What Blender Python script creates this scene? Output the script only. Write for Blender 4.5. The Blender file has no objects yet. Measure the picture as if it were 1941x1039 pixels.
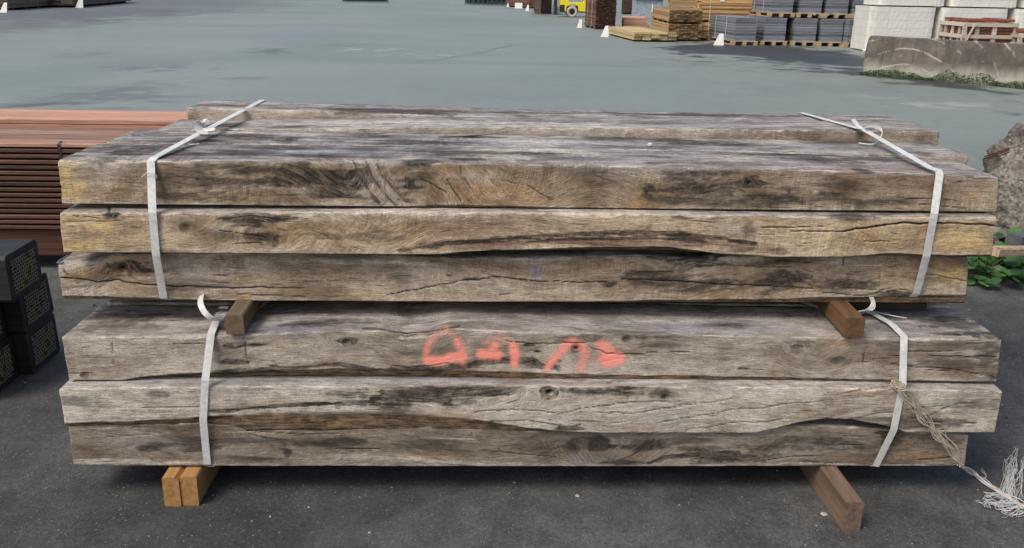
import bpy, math, random
import numpy as np
from mathutils import Vector, Matrix

random.seed(7)
S = bpy.context.scene
COL = S.collection

# ------------------------------------------------------------------ camera
FPX, TH, PS, RO = 1620.0, .3265, .0375, .018
CAMP = np.array([-.152, -2.45, 1.506])
fw = np.array([math.sin(PS)*math.cos(TH), math.cos(PS)*math.cos(TH), -math.sin(TH)])
r0 = np.array([math.cos(PS), -math.sin(PS), 0.]); u0 = np.cross(r0, fw)
rt = math.cos(RO)*r0 + math.sin(RO)*u0; up = -math.sin(RO)*r0 + math.cos(RO)*u0
cam = bpy.data.objects.new('camera', bpy.data.cameras.new('camera'))
COL.objects.link(cam)
cam.matrix_world = Matrix(((rt[0], up[0], -fw[0], CAMP[0]), (rt[1], up[1], -fw[1], CAMP[1]),
                           (rt[2], up[2], -fw[2], CAMP[2]), (0, 0, 0, 1)))
cam.data.sensor_width = 36; cam.data.lens = 36*FPX/1941
cam.data.clip_start = .05; cam.data.clip_end = 2000
S.camera = cam
S.render.resolution_x = 1024; S.render.resolution_y = 548

# ------------------------------------------------------------------ world, sun, exposure
SUN_EL, SUN_AZ = math.radians(52), math.radians(-128)   # azimuth of the sun from +Y towards +X
w = bpy.data.worlds.new("World"); S.world = w; w.use_nodes = True
nt = w.node_tree
sky = nt.nodes.new('ShaderNodeTexSky'); sky.sky_type = 'NISHITA'; sky.sun_disc = False
sky.sun_elevation = SUN_EL; sky.sun_rotation = SUN_AZ
sky.air_density = 1.0; sky.dust_density = 4.0; sky.ozone_density = .6
bg = nt.nodes['Background']; bg.inputs['Strength'].default_value = .12
nt.links.new(sky.outputs[0], bg.inputs[0])
sun = bpy.data.objects.new('sun', bpy.data.lights.new('sun', 'SUN')); COL.objects.link(sun)
sun.data.energy = 1.3; sun.data.angle = math.radians(22); sun.data.color = (1, .95, .88)
sd = Vector((math.sin(SUN_AZ)*math.cos(SUN_EL), math.cos(SUN_AZ)*math.cos(SUN_EL), math.sin(SUN_EL)))
sun.rotation_euler = sd.to_track_quat('Z', 'Y').to_euler(); sun.location = sd*30
S.view_settings.view_transform = 'Standard'; S.view_settings.look = 'None'
S.view_settings.exposure = .52; S.view_settings.gamma = 1

# ------------------------------------------------------------------ measuring helpers (pixel of the photo -> point on a real plane)
def ray(x, y): return fw + rt*(x-970.5)/FPX - up*(y-519.5)/FPX
def G(x, y, z=0.):
    d = ray(x, y); return CAMP + d*(z-CAMP[2])/d[2]
def F(x, y, Y=0.):
    d = ray(x, y); return CAMP + d*(Y-CAMP[1])/d[1]

# ------------------------------------------------------------------ tagging
def tag(o, label=None, cat=None, group=None, kind=None):
    if label: o['label'] = label
    if cat: o['category'] = cat
    if group: o['group'] = group
    if kind: o['kind'] = kind
    return o
def empty(name, loc=(0, 0, 0), rz=0., label=None, cat=None, group=None):
    o = bpy.data.objects.new(name, None); COL.objects.link(o)
    o.location = loc; o.rotation_euler = (0, 0, rz); o.empty_display_size = .1
    return tag(o, label, cat, group)
def mesh_obj(name, V, Fc, mat, parent=None, smooth=False):
    me = bpy.data.meshes.new(name)
    me.from_pydata([tuple(map(float, v)) for v in V], [], Fc); me.update()
    if smooth: me.polygons.foreach_set('use_smooth', [True]*len(me.polygons))
    for m in (mat if isinstance(mat, (list, tuple)) else [mat]): me.materials.append(m)
    o = bpy.data.objects.new(name, me); COL.objects.link(o)
    if parent: o.parent = parent
    return o

class MB:
    """collects boxes, tubes, ribbons; one mesh, with a random value per piece"""
    def __init__(s): s.V = []; s.F = []; s.R = []
    def add(s, V, Fc, r=None):
        n = len(s.V); r = random.random() if r is None else r
        s.V += [tuple(v) for v in V]; s.F += [tuple(i+n for i in f) for f in Fc]; s.R += [r]*len(V)
    def box(s, c, size, ax=(1, 0, 0), ay=None, r=None, bev=0., jit=0.):
        ax = Vector(ax).normalized(); az = Vector((0, 0, 1))
        ay = Vector(ay).normalized() if ay is not None else az.cross(ax).normalized()
        az = ax.cross(ay).normalized(); c = Vector(c)
        hx, hy, hz = size[0]/2, size[1]/2, size[2]/2
        if bev <= 0:
            V = [c+ax*(hx*i)+ay*(hy*j)+az*(hz*k) for i in (-1, 1) for j in (-1, 1) for k in (-1, 1)]
            if jit: V = [v+Vector([random.uniform(-jit, jit) for _ in range(3)]) for v in V]
            s.add(V, [(0, 1, 3, 2), (4, 6, 7, 5), (0, 4, 5, 1), (2, 3, 7, 6), (0, 2, 6, 4), (1, 5, 7, 3)], r)
        else:
            b = bev; V = []
            for i in (-1, 1):
                hh = [(-hy+b, -hz), (hy-b, -hz), (hy, -hz+b), (hy, hz-b), (hy-b, hz), (-hy+b, hz), (-hy, hz-b), (-hy, -hz+b)]
                V += [c+ax*(hx*i)+ay*p+az*q for p, q in hh]
            if jit: V = [v+Vector([random.uniform(-jit, jit) for _ in range(3)]) for v in V]
            s.add(V, [(k, (k+1) % 8, 8+(k+1) % 8, 8+k) for k in range(8)]+[tuple(range(7, -1, -1)), tuple(range(8, 16))], r)
    def tube(s, P, rad, n=6, r=None, closed=False):
        P = [Vector(p) for p in P]; N = len(P); V = []
        rr = rad if isinstance(rad, (list, tuple)) else [rad]*N
        pn = None
        for i, p in enumerate(P):
            t = (P[(i+1) % N if closed else min(i+1, N-1)]-P[(i-1) % N if closed else max(i-1, 0)])
            t = t.normalized() if t.length > 1e-9 else Vector((1, 0, 0))
            a = pn - t*pn.dot(t) if pn is not None else t.orthogonal()
            if a.length < 1e-6: a = t.orthogonal()
            a.normalize(); pn = a; b = t.cross(a)
            for k in range(n):
                an = 2*math.pi*k/n; V.append(p+(a*math.cos(an)+b*math.sin(an))*rr[i])
        Fc = []
        for i in range(N if closed else N-1):
            j = (i+1) % N
            for k in range(n): Fc.append((i*n+k, i*n+(k+1) % n, j*n+(k+1) % n, j*n+k))
        if not closed: Fc += [tuple(range(n-1, -1, -1)), tuple(range((N-1)*n, N*n))]
        s.add(V, Fc, r)
    def ribbon(s, P, Wd, width, th, r=None):
        P = [Vector(p) for p in P]; N = len(P); V = []
        wd0 = Vector(Wd) if not isinstance(Wd, list) else None
        for i, p in enumerate(P):
            t = (P[min(i+1, N-1)]-P[max(i-1, 0)]).normalized()
            wv = wd0 if wd0 is not None else Vector(Wd[i])
            wv = (wv - t*wv.dot(t)).normalized(); n = t.cross(wv)
            ww = width[i] if isinstance(width, list) else width
            for a, b in ((-1, -1), (-.33, -1.3), (.33, -1.3), (1, -1), (1, 1), (.33, 1.3), (-.33, 1.3), (-1, 1)):
                V.append(p+wv*(a*ww/2)+n*(b*th/2))
        Fc = []
        for i in range(N-1):
            for k in range(8): Fc.append((i*8+k, i*8+(k+1) % 8, i*8+8+(k+1) % 8, i*8+8+k))
        Fc += [tuple(range(7, -1, -1)), tuple(range((N-1)*8, N*8))]
        s.add(V, Fc, r)
    def build(s, name, mat, parent=None, smooth=False):
        o = mesh_obj(name, s.V, s.F, mat, parent, smooth)
        a = o.data.attributes.new('rnd', 'FLOAT', 'POINT'); a.data.foreach_set('value', s.R)
        return o
def resample(P, step):
    """Catmull-Rom through the points, roughly evenly spaced"""
    P = [Vector(p) for p in P]; out = []
    for i in range(len(P)-1):
        a = P[max(i-1, 0)]; b = P[i]; c = P[i+1]; d = P[min(i+2, len(P)-1)]
        n = max(1, int((c-b).length/step))
        for k in range(n):
            t = k/n; out.append(.5*((2*b)+(c-a)*t+(2*a-5*b+4*c-d)*t*t+(3*b-a-3*c+d)*t**3))
    return out+[P[-1]]

# ------------------------------------------------------------------ numpy noise
def _h(ix, iy, sd):
    n = (ix.astype(np.int64)*374761393 + iy.astype(np.int64)*668265263 + sd*974711) & 0xffffffff
    n = ((n ^ (n >> 13))*1274126177) & 0xffffffff
    n = (n ^ (n >> 16)) & 0xffff
    return n/65535.
def vn(x, y, sd=0):
    ix = np.floor(x); iy = np.floor(y); fx = x-ix; fy = y-iy
    fx = fx*fx*(3-2*fx); fy = fy*fy*(3-2*fy)
    a = _h(ix, iy, sd); b = _h(ix+1, iy, sd); c = _h(ix, iy+1, sd); d = _h(ix+1, iy+1, sd)
    return a+(b-a)*fx+(c-a)*fy+(a-b-c+d)*fx*fy
def fbm(x, y, sd=0, o=4):
    r = 0; a = .5; t = 0
    for i in range(o):
        r = r+a*vn(x*2**i+i*17.3, y*2**i+i*9.1, sd+i); t += a; a *= .5
    return r/t
def sstep(a, b, x):
    t = np.clip((x-a)/(b-a), 0, 1); return t*t*(3-2*t)

# ------------------------------------------------------------------ node helper
class NT:
    def __init__(s, name):
        m = bpy.data.materials.new(name); m.use_nodes = True; s.m = m; s.t = m.node_tree
        s.b = s.t.nodes['Principled BSDF']
    def n(s, ty, **kw):
        nd = s.t.nodes.new(ty)
        for k, v in kw.items(): setattr(nd, k, v)
        return nd
    def put(s, sock, v):
        if hasattr(v, 'is_output') or isinstance(v, bpy.types.NodeSocket): s.t.links.new(v, sock)
        elif isinstance(v, (tuple, list)): sock.default_value = tuple(v)+((1,) if len(v) == 3 and sock.type == 'RGBA' else ())
        else: sock.default_value = v
    def math(s, op, a, b=0., c=None, clamp=False):
        nd = s.n('ShaderNodeMath', operation=op, use_clamp=clamp)
        s.put(nd.inputs[0], a); s.put(nd.inputs[1], b)
        if c is not None: s.put(nd.inputs[2], c)
        return nd.outputs[0]
    def mul(s, a, b, **k): return s.math('MULTIPLY', a, b, **k)
    def add(s, a, b, **k): return s.math('ADD', a, b, **k)
    def mix(s, f, a, b, blend='MIX'):
        nd = s.n('ShaderNodeMix', data_type='RGBA', blend_type=blend)
        s.put(nd.inputs[0], f); s.put(nd.inputs[6], a); s.put(nd.inputs[7], b); return nd.outputs[2]
    def ss(s, x, a, b, lo=0., hi=1.):
        nd = s.n('ShaderNodeMapRange', interpolation_type='SMOOTHSTEP')
        s.put(nd.inputs[0], x); nd.inputs[1].default_value = a; nd.inputs[2].default_value = b
        nd.inputs[3].default_value = lo; nd.inputs[4].default_value = hi; return nd.outputs[0]
    def noise(s, vec, scale=1., detail=4., rough=.55, dist=0.):
        nd = s.n('ShaderNodeTexNoise'); s.put(nd.inputs['Vector'], vec)
        nd.inputs['Scale'].default_value = scale; nd.inputs['Detail'].default_value = detail
        nd.inputs['Roughness'].default_value = rough; nd.inputs['Distortion'].default_value = dist
        return nd.outputs[0]
    def vmul(s, vec, v):
        nd = s.n('ShaderNodeVectorMath', operation='MULTIPLY'); s.put(nd.inputs[0], vec); nd.inputs[1].default_value = v; return nd.outputs[0]
    def vadd(s, vec, v):
        nd = s.n('ShaderNodeVectorMath', operation='ADD'); s.put(nd.inputs[0], vec); s.put(nd.inputs[1], v); return nd.outputs[0]
    def attr(s, name): return s.n('ShaderNodeAttribute', attribute_name=name)
    def sep(s, c):
        nd = s.n('ShaderNodeSeparateColor'); s.put(nd.inputs[0], c); return nd.outputs
    def bump(s, h, strength=.5, dist=.002):
        nd = s.n('ShaderNodeBump'); s.put(nd.inputs['Height'], h); nd.inputs['Strength'].default_value = strength
        nd.inputs['Distance'].default_value = dist; s.t.links.new(nd.outputs[0], s.b.inputs['Normal']); return nd
    def out(s, col=None, rough=.8, spec=.3):
        if col is not None: s.put(s.b.inputs['Base Color'], col)
        s.put(s.b.inputs['Roughness'], rough); s.put(s.b.inputs['Specular IOR Level'], spec)
        return s.m

# ------------------------------------------------------------------ materials
def oak_material():
    t = NT('weathered_oak')
    g = t.attr('grain').outputs['Vector']; oi = t.n('ShaderNodeObjectInfo')
    A = t.attr('m1'); B = t.attr('m2'); D = t.attr('m3')
    dark, warm, yel = t.sep(A.outputs['Color']); pale = A.outputs['Alpha']
    crack, red, paint = t.sep(B.outputs['Color']); saw = B.outputs['Alpha']
    top, bark, blue = t.sep(D.outputs['Color']); arc = D.outputs['Alpha']
    fine = t.noise(t.vmul(g, (42, 460, 1)), 1, 3, .65)
    fib = t.noise(t.vmul(g, (11, 130, 1)), 1, 5, .68)
    med = t.noise(t.vmul(g, (3.6, 30, 1)), 1, 5, .65, .4)
    blot = t.noise(t.vmul(g, (3.0, 6.5, 1)), 1, 5, .62, .8)
    blot2 = t.noise(t.vadd(t.vmul(g, (6.5, 12, 1)), (7, 3, 9)), 1, 6, .7, .6)
    mott = t.noise(t.vadd(t.vmul(g, (22, 34, 1)), (1, 8, 2)), 1, 5, .7)
    spk = t.noise(t.vmul(g, (150, 260, 1)), 1, 3, .7)
    sawn = t.noise(t.vmul(g, (330, 14, 1)), 1, 2, .6)
    saww = t.noise(t.vmul(g, (85, 7, 1)), 1, 3, .7)
    sawp = t.ss(t.noise(t.vadd(t.vmul(g, (4, 12, 1)), (3, 1, 4)), 1, 3), .46, .64)
    # base
    c = t.mix(t.ss(blot, .33, .67), (.225, .172, .122), (.475, .415, .335))
    c = t.mix(t.mul(t.ss(blot2, .52, .75), .6), c, (.19, .15, .13))
    c = t.mix(t.mul(t.ss(blot2, .45, .25), .45), c, (.47, .425, .355))
    c = t.mix(t.mul(t.ss(mott, .5, .75), .35), c, (.21, .17, .145))
    c = t.mix(1., c, oi.outputs['Color'], 'MULTIPLY')
    wn = t.ss(t.add(t.mul(med, .6), t.mul(mott, .4)), .3, .65, .4, 1.15)
    c = t.mix(t.mul(t.mul(warm, wn), .85, clamp=True), c, (.42, .26, .135))
    c = t.mix(t.mul(t.mul(t.mul(yel, yel), t.add(.3, t.mul(wn, .7))), 1.15, clamp=True), c, (.57, .415, .19))
    c = t.mix(t.mul(t.mul(red, wn), .8, clamp=True), c, (.20, .115, .09))
    # silver-grey weathering of upward faces, with the sky's cool sheen coloured in
    tg = t.mix(t.ss(t.add(t.mul(med, .5), t.mul(fib, .5)), .36, .62), (.085, .083, .086), (.39, .395, .41))
    tg = t.mix(t.mul(t.ss(blot2, .46, .60), .82), tg, (.06, .056, .062))
    tg = t.mix(t.mul(t.ss(t.noise(t.vadd(t.vmul(g, (5, 40, 1)), (2, 6, 1)), 1, 4, .6), .62, .72), .6), tg, (.66, .67, .70))
    c = t.mix(t.mul(top, .9, clamp=True), c, tg)
    c = t.mix(t.mul(blue, .5), c, (.25, .265, .31))
    pm = t.mul(pale, t.math('MAXIMUM', t.ss(t.add(t.mul(fib, .6), t.mul(mott, .4)), .32, .58, .1, 1.1), t.mul(t.ss(pale, .55, .95), .85)), clamp=True)
    c = t.mix(t.mul(pm, .9), c, (.56, .51, .43))
    bk = t.mix(t.ss(t.add(t.mul(fib, .6), t.mul(mott, .4)), .38, .6), (.05, .033, .022), (.25, .165, .095))
    c = t.mix(t.mul(bark, t.ss(med, .2, .6, .65, 1.)), c, bk)
    hs = t.n('ShaderNodeHueSaturation'); t.put(hs.inputs['Color'], c)
    val = t.mul(t.ss(fine, .28, .72, .76, 1.22), t.ss(fib, .3, .7, .88, 1.10))
    sv = t.add(1., t.mul(t.mul(t.add(t.mul(t.math('SUBTRACT', sawn, .5), 1.3), t.mul(t.math('SUBTRACT', saww, .5), 1.1)), t.add(.12, t.mul(sawp, 1.2))), saw))
    val = t.mul(val, sv)
    val = t.mul(val, t.ss(spk, .3, .7, .76, 1.24))
    val = t.mul(val, t.ss(mott, .28, .72, .78, 1.18))
    t.put(hs.inputs['Value'], val); hs.inputs['Saturation'].default_value = 1.04
    c = hs.outputs[0]
    c = t.mix(t.mul(arc, .38), c, (.06, .045, .035))
    # black weather streaks broken up by the fibre
    dk = t.ss(t.add(t.mul(dark, 1.15), t.add(t.mul(t.math('SUBTRACT', fib, .5), 1.3), t.add(t.mul(t.math('SUBTRACT', mott, .5), .9), t.mul(t.math('SUBTRACT', spk, .5), .5)))), .08, .66)
    dkt = t.ss(t.add(t.mul(fib, .45), t.add(t.mul(spk, .2), t.mul(mott, .35))), .38, .60, 1.2, .62)
    c = t.mix(t.mul(t.mul(t.mul(dk, t.ss(dark, .0, .3)), dkt), .95, clamp=True), c, (.034, .027, .022))
    nat = t.mul(t.ss(t.noise(t.vmul(g, (5, 55, 1)), 1, 5, .7), .62, .71), t.ss(blot, .42, .6))
    c = t.mix(t.mul(nat, .55), c, (.06, .048, .04))
    chk = t.ss(t.noise(t.vadd(t.vmul(g, (17, 250, 1)), (5, 5, 5)), 1, 2, .5), .67, .72)
    c = t.mix(t.mul(chk, .7), c, (.045, .036, .03))
    # paint, sprayed thin: it sits on the high fibres
    pmk = t.ss(t.add(paint, t.mul(t.add(t.math('SUBTRACT', spk, .5), t.math('SUBTRACT', fib, .5)), .35)), .05, .95)
    c = t.mix(t.mul(pmk, .94), c, (1., .33, .25))
    c = t.mix(crack, c, (.012, .010, .009))
    h = t.add(t.add(t.mul(fine, .5), t.mul(fib, .9)), t.add(t.mul(t.mul(sawn, saw), .3), t.add(t.mul(chk, -1.), mott)))
    t.bump(h, .85, .0028)
    return t.out(c, .82, .25)
OAK = oak_material()

def endgrain_material():
    t = NT('oak_end_grain')
    tc = t.n('ShaderNodeTexCoord').outputs['Object']
    n1 = t.noise(t.vmul(tc, (1, 6, 6)), 3, 4, .6, 1.5); n2 = t.noise(tc, 90, 3)
    c = t.mix(t.ss(n1, .3, .7), (.10, .08, .06), (.30, .24, .17)); c = t.mix(t.mul(n2, .6), c, (.12, .09, .07))
    t.bump(n2, .6, .003); return t.out(c, .9)
ENDG = endgrain_material()

def wood(name, c1, c2, scale=1., rough=.75, stain=.3, dirt=(.05, .04, .03), axis=0, bump=.4):
    """grain runs along the object's local axis; 'rnd' varies each board"""
    t = NT(name); tc = t.n('ShaderNodeTexCoord').outputs['Object']; r = t.attr('rnd').outputs['Fac']
    cx = t.n('ShaderNodeCombineXYZ'); t.put(cx.inputs[0], t.mul(r, 37.)); t.put(cx.inputs[1], t.mul(r, 91.)); t.put(cx.inputs[2], t.mul(r, 53.))
    v = t.vadd(tc, cx.outputs[0])
    k = [60, 60, 60]; k[axis] = 3
    k2 = [14, 14, 14]; k2[axis] = 1.5
    n1 = t.noise(t.vmul(v, k), scale, 4, .6); n2 = t.noise(t.vmul(v, k2), scale, 4, .6)
    c = t.mix(t.ss(n1, .3, .7), c1, c2)
    c = t.mix(t.mul(t.ss(n2, .45, .75), stain), c, dirt)
    hs = t.n('ShaderNodeHueSaturation'); t.put(hs.inputs['Color'], c); t.put(hs.inputs['Value'], t.add(.6, t.mul(r, .8)))
    t.bump(n1, bump, .002)
    return t.out(hs.outputs[0], rough, .3)
def plain(name, c, rough=.6, var=.25, scale=8., spec=.4, metal=0.):
    t = NT(name); tc = t.n('ShaderNodeTexCoord').outputs['Object']; n = t.noise(tc, scale, 5, .65)
    col = t.mix(t.ss(n, .3, .7), tuple(x*(1-var) for x in c), tuple(min(1, x*(1+var)) for x in c))
    t.b.inputs['Metallic'].default_value = metal; t.bump(n, .15, .002)
    return t.out(col, rough, spec)

def asphalt_material():
    t = NT('worn_asphalt_sky_tint')
    p = t.n('ShaderNodeNewGeometry').outputs['Position']
    xyz = t.n('ShaderNodeSeparateXYZ'); t.put(xyz.inputs[0], p); X, Y = xyz.outputs[0], xyz.outputs[1]
    big = t.noise(p, .16, 4, .55); mid = t.noise(p, .8, 5, .55); st = t.noise(t.vmul(p, (.10, .16, 1)), 1, 5, .6, 1.)
    fine = t.noise(p, 60, 4, .75); grit = t.noise(p, 260, 3, .7)
    # the worn far yard is coloured paler still, painting in sky reflected at grazing angle; the strip the timber stands on is dark, damp and gritty
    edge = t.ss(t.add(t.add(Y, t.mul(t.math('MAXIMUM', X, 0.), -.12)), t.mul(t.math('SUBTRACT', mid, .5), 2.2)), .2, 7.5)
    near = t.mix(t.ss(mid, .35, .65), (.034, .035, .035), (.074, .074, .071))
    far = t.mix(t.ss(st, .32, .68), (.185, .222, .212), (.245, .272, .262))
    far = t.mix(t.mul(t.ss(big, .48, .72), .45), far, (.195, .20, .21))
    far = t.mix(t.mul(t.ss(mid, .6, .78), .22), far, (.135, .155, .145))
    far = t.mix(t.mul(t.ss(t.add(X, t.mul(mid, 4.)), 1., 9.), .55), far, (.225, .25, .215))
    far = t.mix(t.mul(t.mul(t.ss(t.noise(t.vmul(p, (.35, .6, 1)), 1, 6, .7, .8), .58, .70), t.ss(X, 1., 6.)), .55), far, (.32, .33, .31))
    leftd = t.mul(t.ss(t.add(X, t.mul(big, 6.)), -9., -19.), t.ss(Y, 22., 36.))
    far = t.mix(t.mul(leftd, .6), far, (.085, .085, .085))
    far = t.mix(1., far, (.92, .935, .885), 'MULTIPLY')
    n_e = t.add(t.mul(t.math('SUBTRACT', mid, .5), 1.6), t.mul(t.math('SUBTRACT', t.noise(p, 3.5, 5, .7), .5), 1.3))
    sp2 = t.noise(t.vmul(p, (3.5, 5, 1)), 1, 6, .75)
    ya = t.attr('yard'); far = t.mix(t.mul(ya.outputs['Alpha'], t.ss(t.add(sp2, t.mul(ya.outputs['Alpha'], .35)), .42, .62, .35, 1.), clamp=True), far, ya.outputs['Color'])
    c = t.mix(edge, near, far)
    g2 = t.mul(t.ss(grit, .3, .7, .5, 1.6), t.ss(t.noise(p, 7, 5, .7), .3, .7, .72, 1.28)); g2 = t.add(1., t.mul(t.math('SUBTRACT', g2, 1.), t.ss(edge, .1, .9, 1., .2))); hs = t.n('ShaderNodeHueSaturation'); t.put(hs.inputs['Color'], c)
    t.put(hs.inputs['Value'], t.mul(g2, t.add(1., t.mul(t.math('SUBTRACT', t.ss(fine, .25, .75, .68, 1.36), 1.), t.ss(edge, .1, .9, 1., .35))))); c = hs.outputs[0]
    vo = t.n('ShaderNodeTexVoronoi'); t.put(vo.inputs['Vector'], p); vo.inputs['Scale'].default_value = 75
    sp = t.mul(t.ss(vo.outputs['Distance'], .3, .16), t.ss(t.sep(vo.outputs['Color'])[0], .66, .9))
    c = t.mix(t.mul(sp, t.ss(edge, .8, .0, .0, .75)), c, (.19, .185, .175))
    t.bump(t.add(t.mul(grit, .6), t.add(fine, t.mul(sp, .5))), .7, .004)
    rr = t.ss(edge, 0., 1., .72, .55)
    return t.out(c, rr, .35)
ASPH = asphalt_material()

STRAP = None
def strap_material():
    t = NT('white_woven_strap'); r = t.attr('rnd').outputs['Fac']; tc = t.n('ShaderNodeTexCoord').outputs['Object']
    n = t.noise(tc, 60, 4, .6); n2 = t.noise(tc, 9, 3)
    c = t.mix(t.ss(n, .3, .75), (.68, .69, .66), (.50, .51, .485)); c = t.mix(t.mul(t.ss(n2, .45, .7), .45), c, (.40, .39, .34))
    t.bump(t.noise(t.vmul(tc, (900, 300, 300)), 1, 2), .4, .001); t.b.inputs['Sheen Weight'].default_value = .2
    return t.out(c, .5, .4)
STRAP = strap_material()
TWINE = plain('frayed_twine', (.42, .355, .26), .8, .35, 30)
TUFT = plain('white_fibre', (.55, .54, .52), .6, .1, 30)

# ------------------------------------------------------------------ ground
def ground():
    def axis(parts, lo, hi):
        v = []
        for a, b, st in parts: v += list(np.arange(a, b, st))
        k = parts[-1][2]
        while v[-1] < hi: k *= 1.3; v.append(v[-1]+k)
        k = parts[0][2]
        while v[0] > lo: k *= 1.3; v.insert(0, v[0]-k)
        return v
    xs = axis([(-26, -4, .11), (-4, 4, .06), (4, 15, .10)], -900, 900); ys = axis([(-1.2, 4.5, .06), (4.5, 28, .11), (28, 60, .3)], -300, 1400)
    X, Y = np.meshgrid(xs, ys); R_ = np.hypot(X, Y)
    Z = (fbm(X*2.3, Y*2.3, 3)-.5)*.006*(R_ < 8)
    V = np.stack([X, Y, Z], -1).reshape(-1, 3); nx = len(xs); ny = len(ys)
    Fc = [(j*nx+i, j*nx+i+1, (j+1)*nx+i+1, (j+1)*nx+i) for j in range(ny-1) for i in range(nx-1)]
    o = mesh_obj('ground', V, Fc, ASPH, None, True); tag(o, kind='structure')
    # stains and worn places of the yard, each with its own outline
    colr = np.zeros(X.shape+(3,)); cov = np.zeros(X.shape)
    e1 = (fbm(X*.9, Y*.9, 71)-.5)*1.5+(fbm(X*3.5, Y*2.5, 72, 5)-.5)*1.7; spo = fbm(X*3.2, Y*4.2, 73, 5)
    def stain(px, py, rx, ry, st_, col, spotty=0., soft=1.):
        nonlocal colr, cov
        a = G(px, py); b = G(px+rx, py); c_ = G(px, py-ry) if py-ry > -12 else G(px, py+ry); Rx = float(np.linalg.norm(b-a)); Ry = float(np.linalg.norm(c_-a))
        d = np.hypot((X-a[0])/Rx, (Y-a[1])/Ry)
        k = (1-sstep(1-.6*soft, 1+.6*soft, d+e1))*min(.96, st_*1.3)
        if spotty: k = k*sstep(.5-.06*spotty, .60, spo)
        colr = colr*(1-k)[..., None]+np.array(col)*k[..., None]; cov = 1-(1-cov)*(1-k)
    DK, PL_, GN, OC = (.085, .095, .10), (.33, .34, .33), (.15, .175, .135), (.24, .22, .17)
    stain(652, 85, 34, 4, .9, DK, 1); stain(688, 94, 50, 5, .75, PL_, 1); stain(815, 103, 60, 5, .5, PL_, 1); stain(290, 126, 50, 6, .6, (.13, .14, .165), 1); stain(330, 131, 90, 4, .5, (.13, .14, .16), 1)
    stain(80, 200, 90, 9, .75, (.10, .105, .095), 1); stain(245, 176, 120, 16, .6, (.12, .135, .135), 2); stain(515, 98, 40, 8, .7, (.11, .125, .115), 2); stain(455, 148, 60, 4, .55, (.14, .135, .13), 1); stain(160, 104, 40, 5, .5, DK, 1)
    stain(40, 48, 120, 14, .55, (.14, .135, .12), 0); stain(140, 28, 180, 12, .7, (.10, .105, .105), 0); stain(300, 22, 120, 7, .55, (.11, .115, .12), 0); stain(400, 8, 140, 5, .5, (.12, .125, .13), 0)
    stain(1180, 140, 160, 30, .35, (.17, .205, .185), 0); stain(1330, 118, 90, 8, .6, (.14, .15, .14), 2); stain(1480, 133, 110, 9, .6, (.155, .165, .155), 1); stain(1640, 170, 180, 12, .4, (.16, .18, .165), 0); stain(1500, 205, 200, 14, .35, (.18, .20, .175), 2)
    stain(1820, 200, 90, 5, .6, PL_, 1); stain(1700, 183, 90, 4, .4, PL_, 1); stain(620, 170, 200, 30, .25, (.19, .215, .22), 0); stain(900, 60, 220, 20, .2, (.20, .235, .235), 0); stain(1000, 190, 160, 14, .25, (.17, .20, .19), 2); stain(470, 60, 200, 14, .3, (.20, .215, .235), 0)
    # darker, rougher asphalt in front of the grey slabs
    for (px, py, rx, ry) in ((1430, 98, 110, 14), (1520, 106, 120, 19), (1610, 114, 90, 30), (1345, 93, 80, 9)): stain(px, py, rx, ry, .96, (.042, .045, .048), 0, .5)

    colr = colr/np.maximum(cov, 1e-4)[..., None]
    at = o.data.attributes.new('yard', 'FLOAT_COLOR', 'POINT'); at.data.foreach_set('color', np.concatenate([colr, cov[..., None]], -1).astype(np.float32).ravel())
ground()

# dark repaired strip of asphalt in front of the grey pallets
def patch(name, px, mat, z=.004, n=6, jag=.12, extra=None):
    P = [G(*p) for p in px]; out = []
    for i, a in enumerate(P):
        b = P[(i+1) % len(P)]
        for k in range(n):
            q = a+(b-a)*k/n; j = jag*min(1, np.linalg.norm(b-a)/3); out.append((q[0]+random.uniform(-j, j), q[1]+random.uniform(-j, j), z))
    o = mesh_obj(name, out, [tuple(range(len(out)))], mat); return tag(o, kind='structure')
def crack_line(px, wd, seed):
    random.seed(seed); P = [G(*p) for p in px]; L = []; R_ = []
    pts = []
    for a, b in zip(P, P[1:]):
        n = max(2, int(np.linalg.norm(b-a)/.25)); pts += [a+(b-a)*k/n for k in range(n)]
    pts.append(P[-1]); V = []
    for i, p in enumerate(pts):
        d = pts[min(i+1, len(pts)-1)]-pts[max(i-1, 0)]; d = d/np.linalg.norm(d); nn = np.array([-d[1], d[0], 0]); o_ = nn*random.uniform(-.04, .04)
        ww = wd*random.uniform(.3, 1.2)
        V += [tuple(p+o_+nn*ww+np.array([0, 0, .004])), tuple(p+o_-nn*ww+np.array([0, 0, .004]))]
    o = mesh_obj('asphalt_crack', V, [(2*i, 2*i+1, 2*i+3, 2*i+2) for i in range(len(pts)-1)], CRACKM); tag(o, kind='structure')
CRACKM = plain('crack_filler', (.085, .10, .10), .9, .3, 3)
crack_line([(770, 122), (850, 111), (905, 101), (975, 85)], .011, 2)
crack_line([(1268, 112), (1300, 116), (1355, 118)], .03, 4)
crack_line([(1030, 122), (1120, 124), (1240, 128)], .012, 8)
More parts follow.
